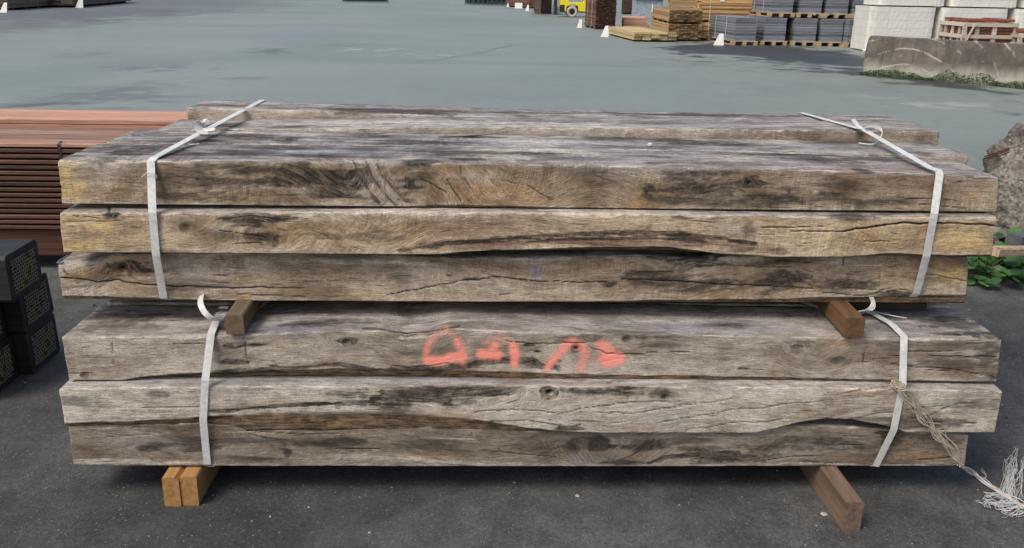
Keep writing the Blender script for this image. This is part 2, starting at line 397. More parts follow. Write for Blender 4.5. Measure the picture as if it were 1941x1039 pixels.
# loose grit and chips on the near asphalt (nobody could count them)
def grit():
    rng = random.Random(5); m = MB()
    for k in range(6500):
        x = rng.uniform(-2.6, 3.4); y = rng.uniform(-1.0, 3.6)
        s = rng.choice((.0012, .0015, .0016, .002, .0024, .0036))
        if rng.random() < .02: s *= 2.0
        c = Vector((x, y, s*.3)); V = []
        for a in range(5):
            an = a*1.257+rng.random(); V.append(c+Vector((math.cos(an)*s*rng.uniform(.6, 1.4), math.sin(an)*s*rng.uniform(.6, 1.4), 0)))
        V.append(c+Vector((rng.uniform(-.3, .3)*s, rng.uniform(-.3, .3)*s, s)))
        m.add(V, [(a, (a+1) % 5, 5) for a in range(5)], rng.random())
    for px, s in (((1562, 975), .012), ((1095, 940), .008), ((975, 915), .006), ((345, 900), .007), ((330, 893), .008), ((585, 962), .004), ((235, 925), .004), ((700, 1010), .005)):
        c = Vector(G(*px)); m.add([c+Vector((math.cos(a)*s*rng.uniform(.6, 1.2), math.sin(a)*s*rng.uniform(.6, 1.2), .001)) for a in (0, 1, 2, 3, 4, 5)]+[c+Vector((0, 0, s*.5))], [(a, (a+1) % 6, 6) for a in range(6)], .99)
    t = NT('grit_stone'); r = t.attr('rnd').outputs['Fac']
    c = t.mix(t.ss(r, .55, .97), (.05, .05, .052), (.36, .35, .33)); t.out(c, .8)
    tag(m.build('gravel', t.m), kind='stuff', label='loose grit and pale chips on the dark asphalt', cat='gravel')
grit()

# ------------------------------------------------------------------ oak beams
MASKS = ['dark', 'warm', 'yel', 'pale', 'crack', 'red', 'paint', 'saw', 'top', 'bark', 'blue', 'arc']
def beam(name, label, y0, y1, xl, xr, top, zb0, bot=None, feats=(), knots=(), nx=900, nf=44, ntp=26, wd=.02, we=.004,
         cw=.004, ch=.004, cwf=None, tint=(1, 1, 1), seed=0, saw=.5, group=None, topw=1., ncr=26, lean=0., swirls=(), cat='wooden beam', rag=.003, wdf=None, base=()):
    """xl, xr: (x at top, x at bottom) of each end; top, bot: polylines (x, z) of the front face's two edges"""
    rng = np.random.RandomState(seed+11)
    u = np.linspace(0, 1, nx); xt = xl[0]+(xr[0]-xl[0])*u; xb = xl[1]+(xr[1]-xl[1])*u
    tp = np.array(sorted(top)); zt = np.interp(xt, tp[:, 0], tp[:, 1])
    if bot is None: zb = np.full(nx, zb0)
    else:
        bp = np.array(sorted(bot)); zb = np.maximum(np.interp(xb, bp[:, 0], bp[:, 1]), zb0+.0005)
        kk = np.ones(9)/9; zb = np.convolve(np.pad(zb, 4, mode='edge'), kk, 'valid')
        zb = zb+(fbm(xb*14, xb*0, seed+3)-.5)*.006*np.clip((zb-zb0)/.01, .3, 1); zb = np.maximum(zb, zb0+.0005)
    wdu = (wd if wdf is None else np.interp(xb, *wdf))*np.clip((zb-zb0)/.012, .15, 1)*np.ones(nx)
    cwu = np.full(nx, cw) if cwf is None else np.interp(xt, *cwf)
    cwu = cwu*(.45+1.1*fbm(xt*9, xt*0+3, seed+5)); chu = cwu*(.5+.9*fbm(xt*13, xt*0+8, seed+6))
    zt_r = zt
    chip = sstep(.60, .72, fbm(xt*6+3, xt*0+2, seed+7, 5))*.012; cwu = cwu+chip; chu = chu+chip*.6
    rows = []  # (X, Y, Z, sRow, region)
    def row(Y, Z, s, reg):
        Z = np.broadcast_to(Z, (nx,)); q = np.clip((Z-zb0)/(zt-zb0), 0, 1); rows.append((xb+(xt-xb)*q, np.broadcast_to(Y, (nx,)), Z, np.broadcast_to(s, (nx,)), reg))
    Hh = zt-zb0
    row(y1, zb0, -Hh-.3, 3); row((y0+wdu+y1)/2, zb0, -Hh-.1, 3)
    for k in range(6):
        t = k/6; row(y0+wdu+(we-wdu)*t**.8, zb0+(zb-zb0)*t, zb0+(zb-zb0)*t-zt, 2)
    for k in range(nf+1):
        t = k/nf; z = zb+(zt-chu-zb)*t; row(y0+lean*t, z, z-zt, 0)
    for k in (1, 2, 3):
        a = k/4*math.pi/2; row(y0+lean+cwu*(1-math.cos(a)), zt-chu+chu*math.sin(a), -chu*(1-k/4)+cwu*k/4, 1)
    for k in range(ntp+1):
        t = k/ntp; y = y0+lean+cwu+(y1-y0-cwu-lean)*t**1.1; row(y, zt, y-y0, 4)
    row(y1+.0005, zt-.006, y1-y0+.006, 4); row(y1, (zt+zb0)/2, y1-y0+.07, 5)
    X = np.array([r[0] for r in rows]); Y = np.array([r[1] for r in rows]); Z = np.array([r[2] for r in rows]); SS = np.array([r[3] for r in rows])
    REG = np.array([r[4] for r in rows])[:, None]*np.ones((1, nx))
    # photo pixel -> (x, s)
    def q(px, py):
        P = F(px, py, y0); z_t = np.interp(P[0], xt, zt)
        if P[2] <= z_t+.001: return P[0], P[2]-z_t
        P = G(px, py, float(z_t)); return P[0], P[1]-y0
    m = {k: np.zeros(X.shape) for k in MASKS}
    wf = fbm(X*70, SS*90, seed+4)-.5; wn = (fbm(X*9, SS*70, seed+1)-.5); wn2 = (fbm(X*3+5, SS*30, seed+2)-.5)
    def seg(pts):
        d = np.full(X.shape, 9.)
        for (a, b), (c, e) in zip(pts, pts[1:]):
            dx, dy = c-a, e-b; L2 = dx*dx+dy*dy+1e-12; t = np.clip(((X-a)*dx+(SS-b)*dy)/L2, 0, 1)
            d = np.minimum(d, np.hypot(X-a-dx*t, (SS-b-dy*t)))
        return d
    topm = (REG == 4)|(REG == 1); m['top'] = np.where(REG == 4, 1., np.where(REG == 1, .5, 0.))*topw*(.75+.6*wn2)
    m['bark'] = np.where(REG == 2, np.clip((zb-zb0)/.008, 0, 1)[None, :], 0)*1.
    m['saw'] = np.where((REG == 0)|(REG == 1), saw, saw*.8)
    GS = SS.copy(); DISP = np.zeros(X.shape)
    for (kx, ky, kr, dep) in knots:
        a, b = q(kx, ky); R = kr/640.; dx = (X-a)/2.2; dy = SS-b; r2 = dx*dx+dy*dy+1e-6
        infl = np.exp(-r2/(R*3.2)**2); GS = GS - dy*np.minimum(R*R/r2, .96)*infl*1.0
        rr = np.hypot((X-a)/1.25, dy); ins = sstep(R*1.0, R*.75, rr+wn*R*.25); GS = GS*(1-ins)+(rr*.9+7)*ins
        m['dark'] = np.maximum(m['dark'], ins*(.45 if dep else .22)*(1-.4*dep)); m['crack'] = np.maximum(m['crack'], sstep(R*.55, R*.3, rr+wn*R*.9)*dep)
        ring = np.exp(-((rr-R*.95)/(R*.16))**2); m['dark'] = np.maximum(m['dark'], ring*(.25+.6*dep)*sstep(.35, .6, fbm(X*60, SS*60, seed+70))); DISP -= ins*.002+sstep(R*.6, R*.2, rr)*dep*.006
    GX = X.copy()
    for (kx, ky, kr, an) in swirls:
        a, b = q(kx, ky); R = kr/650.; dx = GX-a; dy = GS-b; th_ = an*np.exp(-((X-a)**2+((SS-b)*1.25)**2)/R**2); cs, sn = np.cos(th_), np.sin(th_)
        GX = a+dx*cs-dy*sn; GS = b+dx*sn+dy*cs
    for f in feats:
        kind = f[0]
        if kind == 'E':     # ellipse blob: mask, cx, cy, rx, ry, strength
            _, k, cx, cy, rx, ry, st = f; a, b = q(cx, cy)
            if b > 0: b1 = q(cx, cy-ry)[1]; Ry = max(abs(b1-b), .004)
            else: Ry = ry/640.
            d = np.hypot((X-a)/(rx/655.), (SS-b)/Ry); v = sstep(1.55, .1, d+wn*1.5+wn2*1.1+wf*.8)*st*1.1
        else:               # stroke: mask, half width px, strength, pts
            _, k, wpx, st, pts = f; P = [q(*p) for p in pts]; d = seg(P)
            if k == 'crack':
                wv = max(wpx*.7/655., .0014)*(.35+1.0*fbm(X*22, X*0, seed+8)); S0 = SS; SS = SS+(fbm(X*13, X*0, seed+9)-.5)*.012+(fbm(X*50, X*0, seed+10)-.5)*.004
                jj = seg(P); SS = S0; v = sstep(wv*1.7, wv*.4, jj)*st
            elif k == 'paint': v = sstep(wpx/655.*2.35, -.002, d+wn*.007)*min(st*1.05, 1.15)
            else: wv = wpx/655.; v = sstep(wv*1.3, wv*.1, d+wn*wv*1.6+wf*wv*.8)*st
        if st < 0: m[k] = np.clip(m[k]+v, 0, 1)
        else: m[k] = np.maximum(m[k], v)
    # natural checks along the grain
    for k in range(ncr):
        a = rng.uniform(xt[0], xt[-1]); b = rng.uniform(-Hh.mean(), y1-y0); L = rng.uniform(.03, .22); sl = rng.uniform(-.06, .06)
        d = np.abs(SS-b-sl*(X-a)-wn2*.02)+np.maximum(np.abs(X-a)-L/2, 0)*.15
        m['crack'] = np.maximum(m['crack'], sstep(.0016, .0004, d)*rng.uniform(.3, .85))
    for k in range(11):      # broad weathered zones
        a = rng.uniform(xt[0], xt[-1]); b = rng.uniform(-Hh.mean(), (y1-y0)*.9); L = rng.uniform(.05, .22); q_ = rng.uniform(.014, .045)
        kk_ = ('dark', 'dark', 'pale', 'pale', 'blue')[rng.randint(5)]
        d = np.hypot((X-a)/L, (SS-b)/q_); m[kk_] = np.maximum(m[kk_], sstep(1.5, .1, d+wn*1.6+wn2*1.2+wf*.9)*rng.uniform(.3, .62))
    for k in range(16):      # small blemishes
        a = rng.uniform(xt[0], xt[-1]); b = rng.uniform(-Hh.mean(), (y1-y0)*.9); L = rng.uniform(.008, .07); q_ = L*rng.uniform(.12, .4)
        kk_ = ('dark', 'dark', 'pale', 'warm', 'red')[rng.randint(5)]
        d = np.hypot((X-a)/L, (SS-b)/q_); m[kk_] = np.maximum(m[kk_], sstep(1.3, .2, d+wn*1.5+wf)*rng.uniform(.3, .8))
    # worn pale arrises
    ew_ = np.exp(-(SS/.007)**2)*sstep(.42, .62, fbm(X*16, SS*40, seed+60))
    eb_ = np.where((REG == 0), np.exp(-((Z-zb)/.006)**2), 0)*sstep(.40, .6, fbm(X*14+9, SS*30, seed+61))
    m['pale'] = np.maximum(m['pale'], np.maximum(ew_, eb_)*.8)
    for k, v in base: m[k] = np.clip(m[k]+v, 0, 1)
    # surface relief
    DISP += (fbm(X*5, SS*22, seed+20)-.5)*.0032+(fbm(X*20, SS*160, seed+21)-.5)*.0012
    DISP -= m['crack']*.006; DISP += m['pale']*.0004-m['dark']*.0005
    DISP *= (REG != 3)
    n_y = np.where((REG == 0)|(REG == 2), -1., np.where(REG == 1, -.7, 0.)); n_z = np.where(REG == 4, 1., np.where(REG == 1, .7, 0.))
    Y = Y+DISP*n_y; Z = Z+DISP*n_z
    edge = np.exp(-((SS)/.012)**2); Z = Z+(fbm(X*45, X*0, seed+30)-.6)*rag*edge*2*(REG != 3)
    # ragged sawn ends
    ex = (fbm(SS*35, SS*0, seed+40)-.5)*.006; ew = np.zeros(nx); ew[:1] = 1; ew[-1:] = 1
    X = X+ex*ew[None, :]
    nr = X.shape[0]; V = np.stack([X, Y, Z], -1).reshape(-1, 3).astype(np.float32)
    idx = np.arange(nr*nx).reshape(nr, nx); a = idx; b = np.roll(idx, -1, axis=0)
    quads = np.stack([a[:, :-1], a[:, 1:], b[:, 1:], b[:, :-1]], -1).reshape(-1, 4)
    nq = len(quads); me = bpy.data.meshes.new(name)
    me.vertices.add(len(V)); me.vertices.foreach_set('co', V.ravel())
    loops = np.concatenate([quads.ravel(), idx[:, 0], idx[::-1, -1]]).astype(np.int32)
    me.loops.add(len(loops)); me.loops.foreach_set('vertex_index', loops)
    me.polygons.add(nq+2)
    me.polygons.foreach_set('loop_start', np.concatenate([np.arange(nq)*4, [nq*4, nq*4+nr]]).astype(np.int32))
    me.materials.append(OAK); me.materials.append(ENDG)
    me.polygons.foreach_set('material_index', np.array([0]*nq+[1, 1], dtype=np.int32))
    me.polygons.foreach_set('use_smooth', np.array([True]*nq+[False, False]))
    me.update(calc_edges=True); me.validate()
    gr = me.attributes.new('grain', 'FLOAT_VECTOR', 'POINT')
    wob = (fbm(X*1.6, SS*4, seed+50)-.5)*.055
    gv = np.stack([GX+seed*3.7, GS+wob+seed*1.3, np.full(X.shape, seed*.77)], -1).reshape(-1, 3).astype(np.float32); gr.data.foreach_set('vector', gv.ravel())
    for i in range(3):
        at = me.attributes.new('m%d' % (i+1), 'FLOAT_COLOR', 'POINT')
        cc = np.stack([np.clip(m[k], 0, 1) for k in MASKS[i*4:i*4+4]], -1).reshape(-1, 4).astype(np.float32); at.data.foreach_set('color', cc.ravel())
    o = bpy.data.objects.new(name, me); COL.objects.link(o); o.color = tint+(1,)
    return tag(o, label, cat, group)

def pl(y, *pts): return [(float(F(px, py, y)[0]), float(F(px, py, y)[2])) for px, py in pts]
def ex(y, t, b): return (float(F(*t, y)[0]), float(F(*b, y)[0]))

UP = 'oak beams of the upper pile'; LO = 'oak beams of the lower pile'
exec_features = {}
E_ = lambda k, cx, cy, rx, ry, st: ('E', k, cx, cy, rx, ry, st)
S_ = lambda k, wpx, st, *pts: ('S', k, wpx, st, list(pts))
rndp = random.Random(99)

# ---- upper pile, front column, top
f1 = [E_('yel', 128, 345, 26, 60, 1.), E_('dark', 640, 340, 60, 34, .8), E_('dark', 330, 370, 60, 14, .5), E_('yel', 126, 350, 38, 45, 1.), E_('yel', 190, 365, 60, 22, .5), E_('pale', 200, 303, 90, 8, .7), S_('pale', 4, .8, (150, 303), (210, 300), (330, 305), (460, 302), (600, 304)),
      E_('dark', 205, 300, 30, 6, .5), S_('crack', 1.2, .8, (140, 296), (190, 302), (240, 299)),
      E_('dark', 420, 345, 120, 34, .5), E_('dark', 560, 335, 110, 30, .85), E_('dark', 380, 330, 80, 24, .6), E_('dark', 650, 345, 60, 40, .85), E_('dark', 620, 362, 70, 22, .6),
      E_('warm', 480, 330, 130, 20, .25), E_('yel', 400, 375, 150, 14, .35), E_('pale', 640, 385, 60, 8, .5),
      S_('pale', 6, .72, (652, 300), (664, 325), (685, 355), (704, 391)), S_('pale', 9, .72, (700, 302), (714, 332), (738, 362), (772, 393)),
      S_('pale', 5, .66, (724, 303), (736, 327), (756, 352), (772, 366)), S_('pale', 8, .7, (678, 300), (692, 335), (718, 366), (742, 392)),
      S_('dark', 5, .6, (668, 304), (680, 332), (700, 362), (722, 392)), S_('dark', 4, .5, (694, 306), (706, 338), (728, 366), (752, 392)), S_('dark', 4, .5, (714, 308), (724, 332), (744, 356), (768, 380)), *[S_('arc', 1.3, .8, (668+x, 304), (681+x, 334), (702+x, 364), (728+x, 392)) for x in range(0, 60, 8)],
      E_('dark', 772, 355, 34, 22, .7), E_('dark', 800, 335, 40, 12, .4), S_('crack', 1.2, .8, (798, 338), (822, 350), (845, 362)),
      S_('crack', 1.3, .8, (848, 338), (856, 354), (874, 380)), S_('dark', 3, .45, (872, 312), (874, 330)), E_('warm', 860, 325, 60, 16, .55), E_('warm', 920, 365, 110, 26, .75), E_('warm', 1010, 385, 60, 10, .7),
      E_('pale', 900, 335, 50, 14, .35), S_('crack', 1., .6, (1000, 352), (1020, 365), (1048, 381)), S_('crack', .8, .4, (1128, 333), (1172, 350)),
      E_('dark', 1230, 358, 18, 16, .9), E_('dark', 1130, 345, 60, 24, .35), E_('dark', 1330, 355, 110, 30, .6), E_('dark', 1420, 345, 30, 12, .95), E_('dark', 1480, 378, 120, 20, .55), E_('dark', 1600, 350, 100, 18, .45), E_('dark', 1650, 385, 120, 12, .5),
      E_('dark', 1300, 380, 90, 14, .45), E_('red', 1650, 330, 90, 22, .5), E_('red', 1840, 340, 60, 22, .4), E_('warm', 1640, 335, 60, 14, .3), E_('warm', 1850, 375, 30, 24, .35), E_('pale', 1545, 365, 6, 16, .9), S_('pale', 1.2, .8, (1500, 345), (1515, 372)),
      E_('pale', 500, 390, 300, 5, .5), E_('dark', 800, 306, 30, 6, .8), E_('pale', 780, 300, 26, 7, .6), S_('crack', 1., .8, (775, 313), (870, 306), (960, 312)),
      *[S_('arc', 1.3, .9, (x-95, 389), (x-45, 372), (x-12, 345), (x-2, 318)) for x in range(585, 690, 9)],
      E_('dark', 470, 325, 150, 20, .55), E_('dark', 390, 355, 60, 18, .45), E_('dark', 690, 330, 16, 26, .5),
      # top face
      E_('dark', 255, 285, 42, 12, .95), E_('dark', 210, 280, 50, 8, .5), E_('dark', 470, 288, 90, 7, .6), E_('dark', 620, 295, 120, 6, .6), E_('dark', 700, 283, 60, 8, .4), E_('blue', 600, 285, 260, 12, .7),
      E_('pale', 1030, 285, 120, 10, .7), E_('pale', 950, 296, 80, 6, .5), E_('dark', 1010, 292, 60, 4, .7), E_('pale', 1180, 302, 70, 4, 1.), S_('pale', 2., 1., (1070, 293), (1130, 298), (1240, 306)),
      E_('blue', 1150, 290, 200, 12, .6), E_('dark', 1470, 288, 110, 10, 1.), E_('dark', 860, 290, 120, 5, .6), E_('dark', 350, 292, 60, 7, .6), E_('dark', 540, 280, 100, 6, .6), E_('dark', 1540, 302, 80, 6, .6), E_('dark', 1660, 300, 90, 5, .5), E_('warm', 1360, 288, 40, 8, .6), E_('pale', 1420, 300, 90, 7, .5),
      S_('crack', 1., .7, (1330, 283), (1390, 294), (1420, 300)), E_('red', 1700, 312, 130, 9, .35), E_('dark', 1630, 322, 20, 4, .6), S_('pale', 1.5, 1., (1640, 305), (1655, 318)), E_('pale', 1780, 300, 80, 14, .4)]
top1 = pl(0, (109, 304), (290, 304), (600, 307), (1000, 312), (1250, 316), (1500, 321), (1700, 328), (1895, 337))
beam('oak_beam', 'topmost front beam of the upper pile, yellow left end and curling dark figure left of centre', 0, .262, ex(0, (109, 300), (119, 388)), ex(0, (1895, 332), (1888, 402)), top1, .8825,
     pl(0, (110, 387), (500, 389), (640, 391), (760, 393), (800, 390), (870, 388), (960, 390), (1030, 393), (1300, 396), (1500, 400), (1890, 402)), f1, knots=[(1420, 347, 5, .6), (790, 352, 13, .0)], seed=1, saw=.8, swirls=[(735, 350, 85, -1.25), (900, 350, 120, .8), (560, 365, 90, .55), (1420, 350, 50, .6), (1180, 350, 120, .25)],
     tint=(.94, .875, .79), cwf=([-1.37, -1.3, -1.0, -.3, -.28, 1.4], [.012, .016, .010, .007, .003, .003]), group=UP, wd=.012)

# ---- second
y2 = -.042
f2 = [E_('yel', 150, 420, 60, 22, .8), E_('yel', 150, 470, 70, 24, .75), E_('yel', 260, 460, 120, 22, .4), S_('crack', 1., .7, (118, 405), (150, 412), (185, 414)), S_('pale', 3, .9, (120, 412), (150, 416), (180, 410)), S_('pale', 3, .8, (120, 428), (150, 426), (180, 420)),
      S_('crack', 2.2, 1., (207, 392), (208, 402), (209, 410)), E_('dark', 213, 408, 16, 8, .7), E_('dark', 345, 425, 40, 18, .35), E_('dark', 478, 415, 46, 15, .95), E_('dark', 515, 418, 34, 12, .7), E_('dark', 500, 450, 34, 12, .7), S_('crack', 1., .7, (415, 437), (455, 444), (500, 449)), E_('dark', 520, 452, 12, 12, .6), E_('pale', 440, 430, 50, 10, .5), E_('pale', 420, 475, 250, 12, .3), E_('yel', 580, 440, 140, 34, .3), E_('yel', 690, 430, 110, 26, .2),
      E_('red', 880, 420, 140, 22, .5), E_('red', 1080, 425, 120, 16, .35), E_('dark', 780, 430, 10, 34, .2), E_('dark', 873, 432, 8, 20, .2),
      S_('dark', 7, .85, (760, 474), (840, 464), (930, 456), (1020, 449), (1110, 444), (1200, 441), (1290, 444), (1370, 452), (1430, 462)), S_('dark', 4, .75, (1000, 458), (1120, 452), (1250, 452), (1340, 458)), S_('red', 13, 1., (800, 466), (930, 464), (1100, 456), (1250, 454), (1380, 464), (1480, 478)),
      E_('pale', 760, 400, 500, 6, .5), E_('dark', 1420, 430, 16, 24, .4), E_('yel', 1450, 430, 160, 24, .25), E_('warm', 1440, 405, 120, 8, .3), E_('yel', 1620, 450, 120, 34, .45), E_('warm', 1645, 440, 26, 26, .5), E_('yel', 1830, 450, 70, 30, .9), E_('warm', 1840, 470, 60, 12, .4),
      E_('pale', 1530, 412, 180, 6, .5), S_('crack', 1.2, .9, (1500, 437), (1600, 439), (1640, 432), (1680, 428)), S_('crack', 2.4, 1., (1600, 438), (1660, 428), (1720, 423), (1800, 423), (1890, 426)), E_('blue', 1390, 432, 60, 20, .4), E_('dark', 1300, 412, 30, 4, .5)]
for k in range(9):
    x = 1615+k*9; f2.append(S_('arc', 1.4, .8, (x-8, 470), (x+4, 445), (x-2, 415)))
for k in range(9):
    x = 600+k*13; f2.append(S_('arc', 1.2, .7, (x-20, 480), (x+2, 450), (x+30, 425)))
beam('oak_beam', 'second front beam of the upper pile, pale tan with a long red-brown streak over its hollow lower edge', y2, .24, ex(y2, (112, 398), (123, 487)), ex(y2, (1890, 410), (1880, 484)),
     pl(y2, (112, 404), (300, 404), (700, 403), (1000, 403), (1250, 406), (1500, 410), (1700, 412), (1890, 412)), float(F(1000, 484, y2)[2]),
     pl(y2, (110, 487), (300, 487), (600, 486), (770, 483), (840, 481), (870, 478), (930, 474), (1050, 472), (1160, 467), (1260, 468), (1350, 479), (1400, 482), (1480, 488), (1600, 487), (1680, 480), (1800, 484), (1890, 483)),
     f2, knots=[(352, 431, 9, .3), (490, 448, 22, .0), (209, 408, 6, .2)], seed=2, saw=.75, swirls=[(500, 445, 60, 1.1), (640, 440, 110, .8), (350, 430, 40, .7), (1650, 445, 80, .6), (1000, 440, 200, .12)], tint=(1.3, 1.19, 1.03), cw=.006, rag=.004, wdf=([-1.4, -.3, -.15, .1, .45, .6, 1.4], [.01, .01, .045, .06, .06, .02, .02]), group=UP)

# ---- third
y3 = -.001; z3b = float(F(1000, 572, y3)[2])
f3 = [E_('dark', 240, 506, 46, 11, .9), E_('dark', 275, 512, 30, 9, .8), E_('red', 260, 515, 70, 14, .9), E_('warm', 210, 512, 90, 22, .95), E_('warm', 270, 535, 80, 20, .5), E_('pale', 130, 500, 22, 10, .9), E_('pale', 160, 545, 70, 14, .5), E_('yel', 150, 508, 60, 12, .3),
      S_('crack', 1.8, 1., (112, 527), (170, 530), (240, 537), (330, 542), (420, 546), (520, 545)), S_('crack', 1.2, .8, (118, 512), (130, 522)), E_('blue', 360, 520, 80, 26, .6), E_('dark', 370, 535, 90, 18, .3), E_('pale', 430, 518, 16, 16, .6), S_('crack', 1.4, .8, (200, 497), (210, 508), (205, 520)),
      E_('yel', 690, 560, 40, 18, .5), E_('pale', 650, 495, 150, 5, .8), E_('dark', 760, 530, 26, 18, .35), E_('pale', 900, 545, 260, 20, .3), S_('crack', 1.4, .95, (735, 560), (800, 548), (870, 532), (930, 526), (1020, 532), (1150, 536)), S_('dark', 4, .5, (880, 530), (960, 526), (1000, 532)),
      E_('blue', 1018, 518, 14, 22, 1.), E_('red', 950, 505, 60, 14, .25), E_('dark', 1240, 530, 90, 26, .55), E_('dark', 1160, 538, 20, 8, .7), S_('crack', 1.6, .9, (1180, 530), (1300, 534), (1420, 540), (1540, 548)), E_('dark', 1350, 540, 110, 16, .6), E_('dark', 1480, 536, 80, 20, .7), E_('dark', 1600, 540, 80, 18, .65),
      E_('warm', 1380, 560, 200, 12, .3), E_('warm', 1500, 505, 130, 12, .35), S_('crack', 1.3, .9, (1260, 490), (1330, 496), (1420, 505), (1500, 506)), E_('dark', 1300, 486, 80, 6, .95), E_('pale', 1350, 492, 90, 5, .8), S_('pale', 1.5, .9, (1600, 503), (1672, 503), (1671, 540)), S_('crack', 1.5, .9, (1600, 490), (1599, 505)),
      E_('warm', 1790, 500, 50, 12, .9), E_('red', 1815, 497, 24, 8, 1.), E_('yel', 1800, 530, 50, 26, .85), E_('warm', 1700, 520, 60, 26, .5), S_('crack', 1.2, .8, (1560, 556), (1640, 560), (1720, 548)), E_('dark', 1690, 555, 70, 8, .6), S_('pale', 2, .8, (130, 559), (320, 565), (500, 570)), S_('crack', 1., .7, (1740, 520), (1836, 532))]
b3o = beam('oak_beam', 'bottom front beam of the upper pile, dark brown blotch at its left end and orange right end', y3, .22, ex(y3, (107, 492), (118, 560)), ex(y3, (1835, 490), (1834, 557)),
     pl(y3, (107, 499), (180, 492), (215, 480), (600, 479), (760, 481), (850, 489), (1000, 489), (1200, 484), (1300, 488), (1400, 484), (1500, 479), (1700, 480), (1838, 488)), z3b-.001,
     pl(y3, (112, 560), (320, 566), (500, 572), (700, 575), (900, 572), (1100, 571), (1500, 565), (1834, 557)), f3, knots=[(232, 507, 8, .8)], seed=3, saw=.45, swirls=[(240, 512, 60, .9), (950, 530, 120, .2), (1330, 515, 90, -.35), (1500, 540, 70, .4)], tint=(1.04, .98, .90), cwf=([-1.5, -1.3, -1.2, 1.5], [.03, .025, .004, .004]), group=UP, wd=.01)

# ---- lower pile
z4t = .525
y4 = -.118
f4 = [E_('dark', 1700, 660, 60, 16, .35), E_('dark', 1250, 655, 50, 8, .4), E_('dark', 900, 655, 40, 8, .3), E_('warm', 520, 660, 60, 14, .2), E_('dark', 770, 665, 14, 14, .3), E_('pale', 250, 670, 150, 24, .35), E_('dark', 160, 715, 22, 8, .7), E_('dark', 445, 655, 22, 7, .8), E_('dark', 440, 685, 26, 8, .8), E_('dark', 435, 705, 40, 8, .6), E_('dark', 488, 655, 26, 5, .7), E_('dark', 430, 670, 50, 26, .35), S_('crack', 1.3, .8, (462, 640), (466, 660), (470, 690)), S_('crack', .8, .5, (212, 648), (216, 690)),
      S_('dark', 5, .6, (320, 716), (420, 706), (520, 699), (640, 690), (720, 702)), E_('warm', 560, 695, 120, 9, .3), E_('dark', 660, 648, 20, 8, .8), E_('dark', 520, 700, 8, 6, .9), E_('pale', 600, 655, 120, 12, .3),
      S_('dark', 5, .9, (690, 622), (745, 628), (800, 629), (850, 622), (870, 618)), S_('dark', 9, .9, (820, 702), (880, 692), (950, 684), (1010, 688), (1060, 700)), S_('dark', 6, .7, (700, 704), (770, 700), (830, 696), (900, 690)), S_('pale', 4, .9, (760, 640), (860, 632), (950, 630)),
      E_('dark', 1003, 654, 10, 3, 1.), E_('dark', 1018, 666, 8, 3, 1.), E_('dark', 1055, 683, 12, 4, .9), S_('crack', 1.1, .8, (960, 648), (1040, 652), (1120, 650)), S_('crack', 1.2, .8, (1115, 657), (1150, 672), (1220, 674)), E_('dark', 1110, 640, 60, 10, .4), E_('dark', 1190, 632, 80, 6, .4),
      E_('dark', 1510, 662, 34, 14, .5), E_('dark', 1590, 684, 28, 10, .45), E_('warm', 1600, 640, 40, 12, .4), E_('pale', 1350, 690, 200, 20, .3), E_('dark', 1370, 660, 30, 14, .3), E_('dark', 1800, 690, 120, 18, .4), E_('dark', 1880, 670, 40, 50, .5), E_('pale', 1870, 660, 14, 10, .9), E_('pale', 1858, 712, 10, 5, .9), S_('crack', 1.2, .8, (1760, 672), (1830, 678), (1890, 676)), E_('dark', 1810, 655, 80, 12, .35), S_('crack', 1., .7, (1690, 690), (1780, 696), (1860, 712)), S_('crack', .8, .7, (1638, 662), (1637, 688)),
      # top
      E_('pale', 260, 615, 160, 10, .4), E_('dark', 270, 600, 120, 10, .6), E_('blue', 560, 620, 160, 12, .7), E_('dark', 600, 612, 120, 8, .6), E_('dark', 420, 622, 60, 6, .5), S_('pale', 2, .8, (380, 602), (520, 600), (620, 596)), E_('blue', 1300, 616, 200, 12, .8), E_('pale', 1250, 608, 120, 5, .5), E_('dark', 1380, 616, 60, 6, .6), E_('blue', 1700, 610, 120, 20, .6), E_('dark', 1800, 610, 60, 14, .6), S_('crack', 2.4, 1., (1760, 629), (1820, 635), (1898, 641)), E_('dark', 1840, 632, 60, 4, .8)]
# sprayed coral figures
f4 += [E_('paint', 1162, 679, 26, 17, 1.), E_('paint', 1146, 656, 15, 11, .7), E_('paint', 928, 671, 26, 9, .8), E_('paint', 845, 681, 42, 8, .8), E_('paint', 976, 684, 10, 14, .6), E_('paint', 1042, 692, 12, 9, .6), S_('paint', 7, .6, (818, 642), (809, 660), (808, 682)), S_('paint', 8, .42, (820, 640), (845, 628), (866, 642)), S_('paint', 8, .75, (868, 648), (875, 665), (876, 686)), S_('paint', 8, 1.2, (810, 682), (840, 684), (876, 674)), S_('paint', 6, .35, (828, 620), (852, 617)),
       S_('paint', 9, .35, (920, 650), (950, 635), (965, 645)), S_('paint', 8, .8, (938, 655), (928, 672)), S_('paint', 8, 1.2, (912, 671), (942, 674)), S_('paint', 7, .95, (972, 655), (976, 672), (975, 692)), S_('paint', 8, .35, (955, 640), (972, 655)),
       S_('paint', 7, .85, (1037, 698), (1046, 685), (1062, 668), (1078, 654)), S_('paint', 9, .75, (1070, 656), (1088, 648), (1102, 658)), S_('paint', 9, .6, (1100, 652), (1110, 668), (1100, 700)), 
       S_('paint', 11, .75, (1140, 656), (1150, 666)), S_('paint', 13, 1.2, (1152, 682), (1166, 680)), S_('paint', 10, 1., (1150, 668), (1172, 678)), S_('paint', 16, .25, (1130, 690), (1160, 690))]
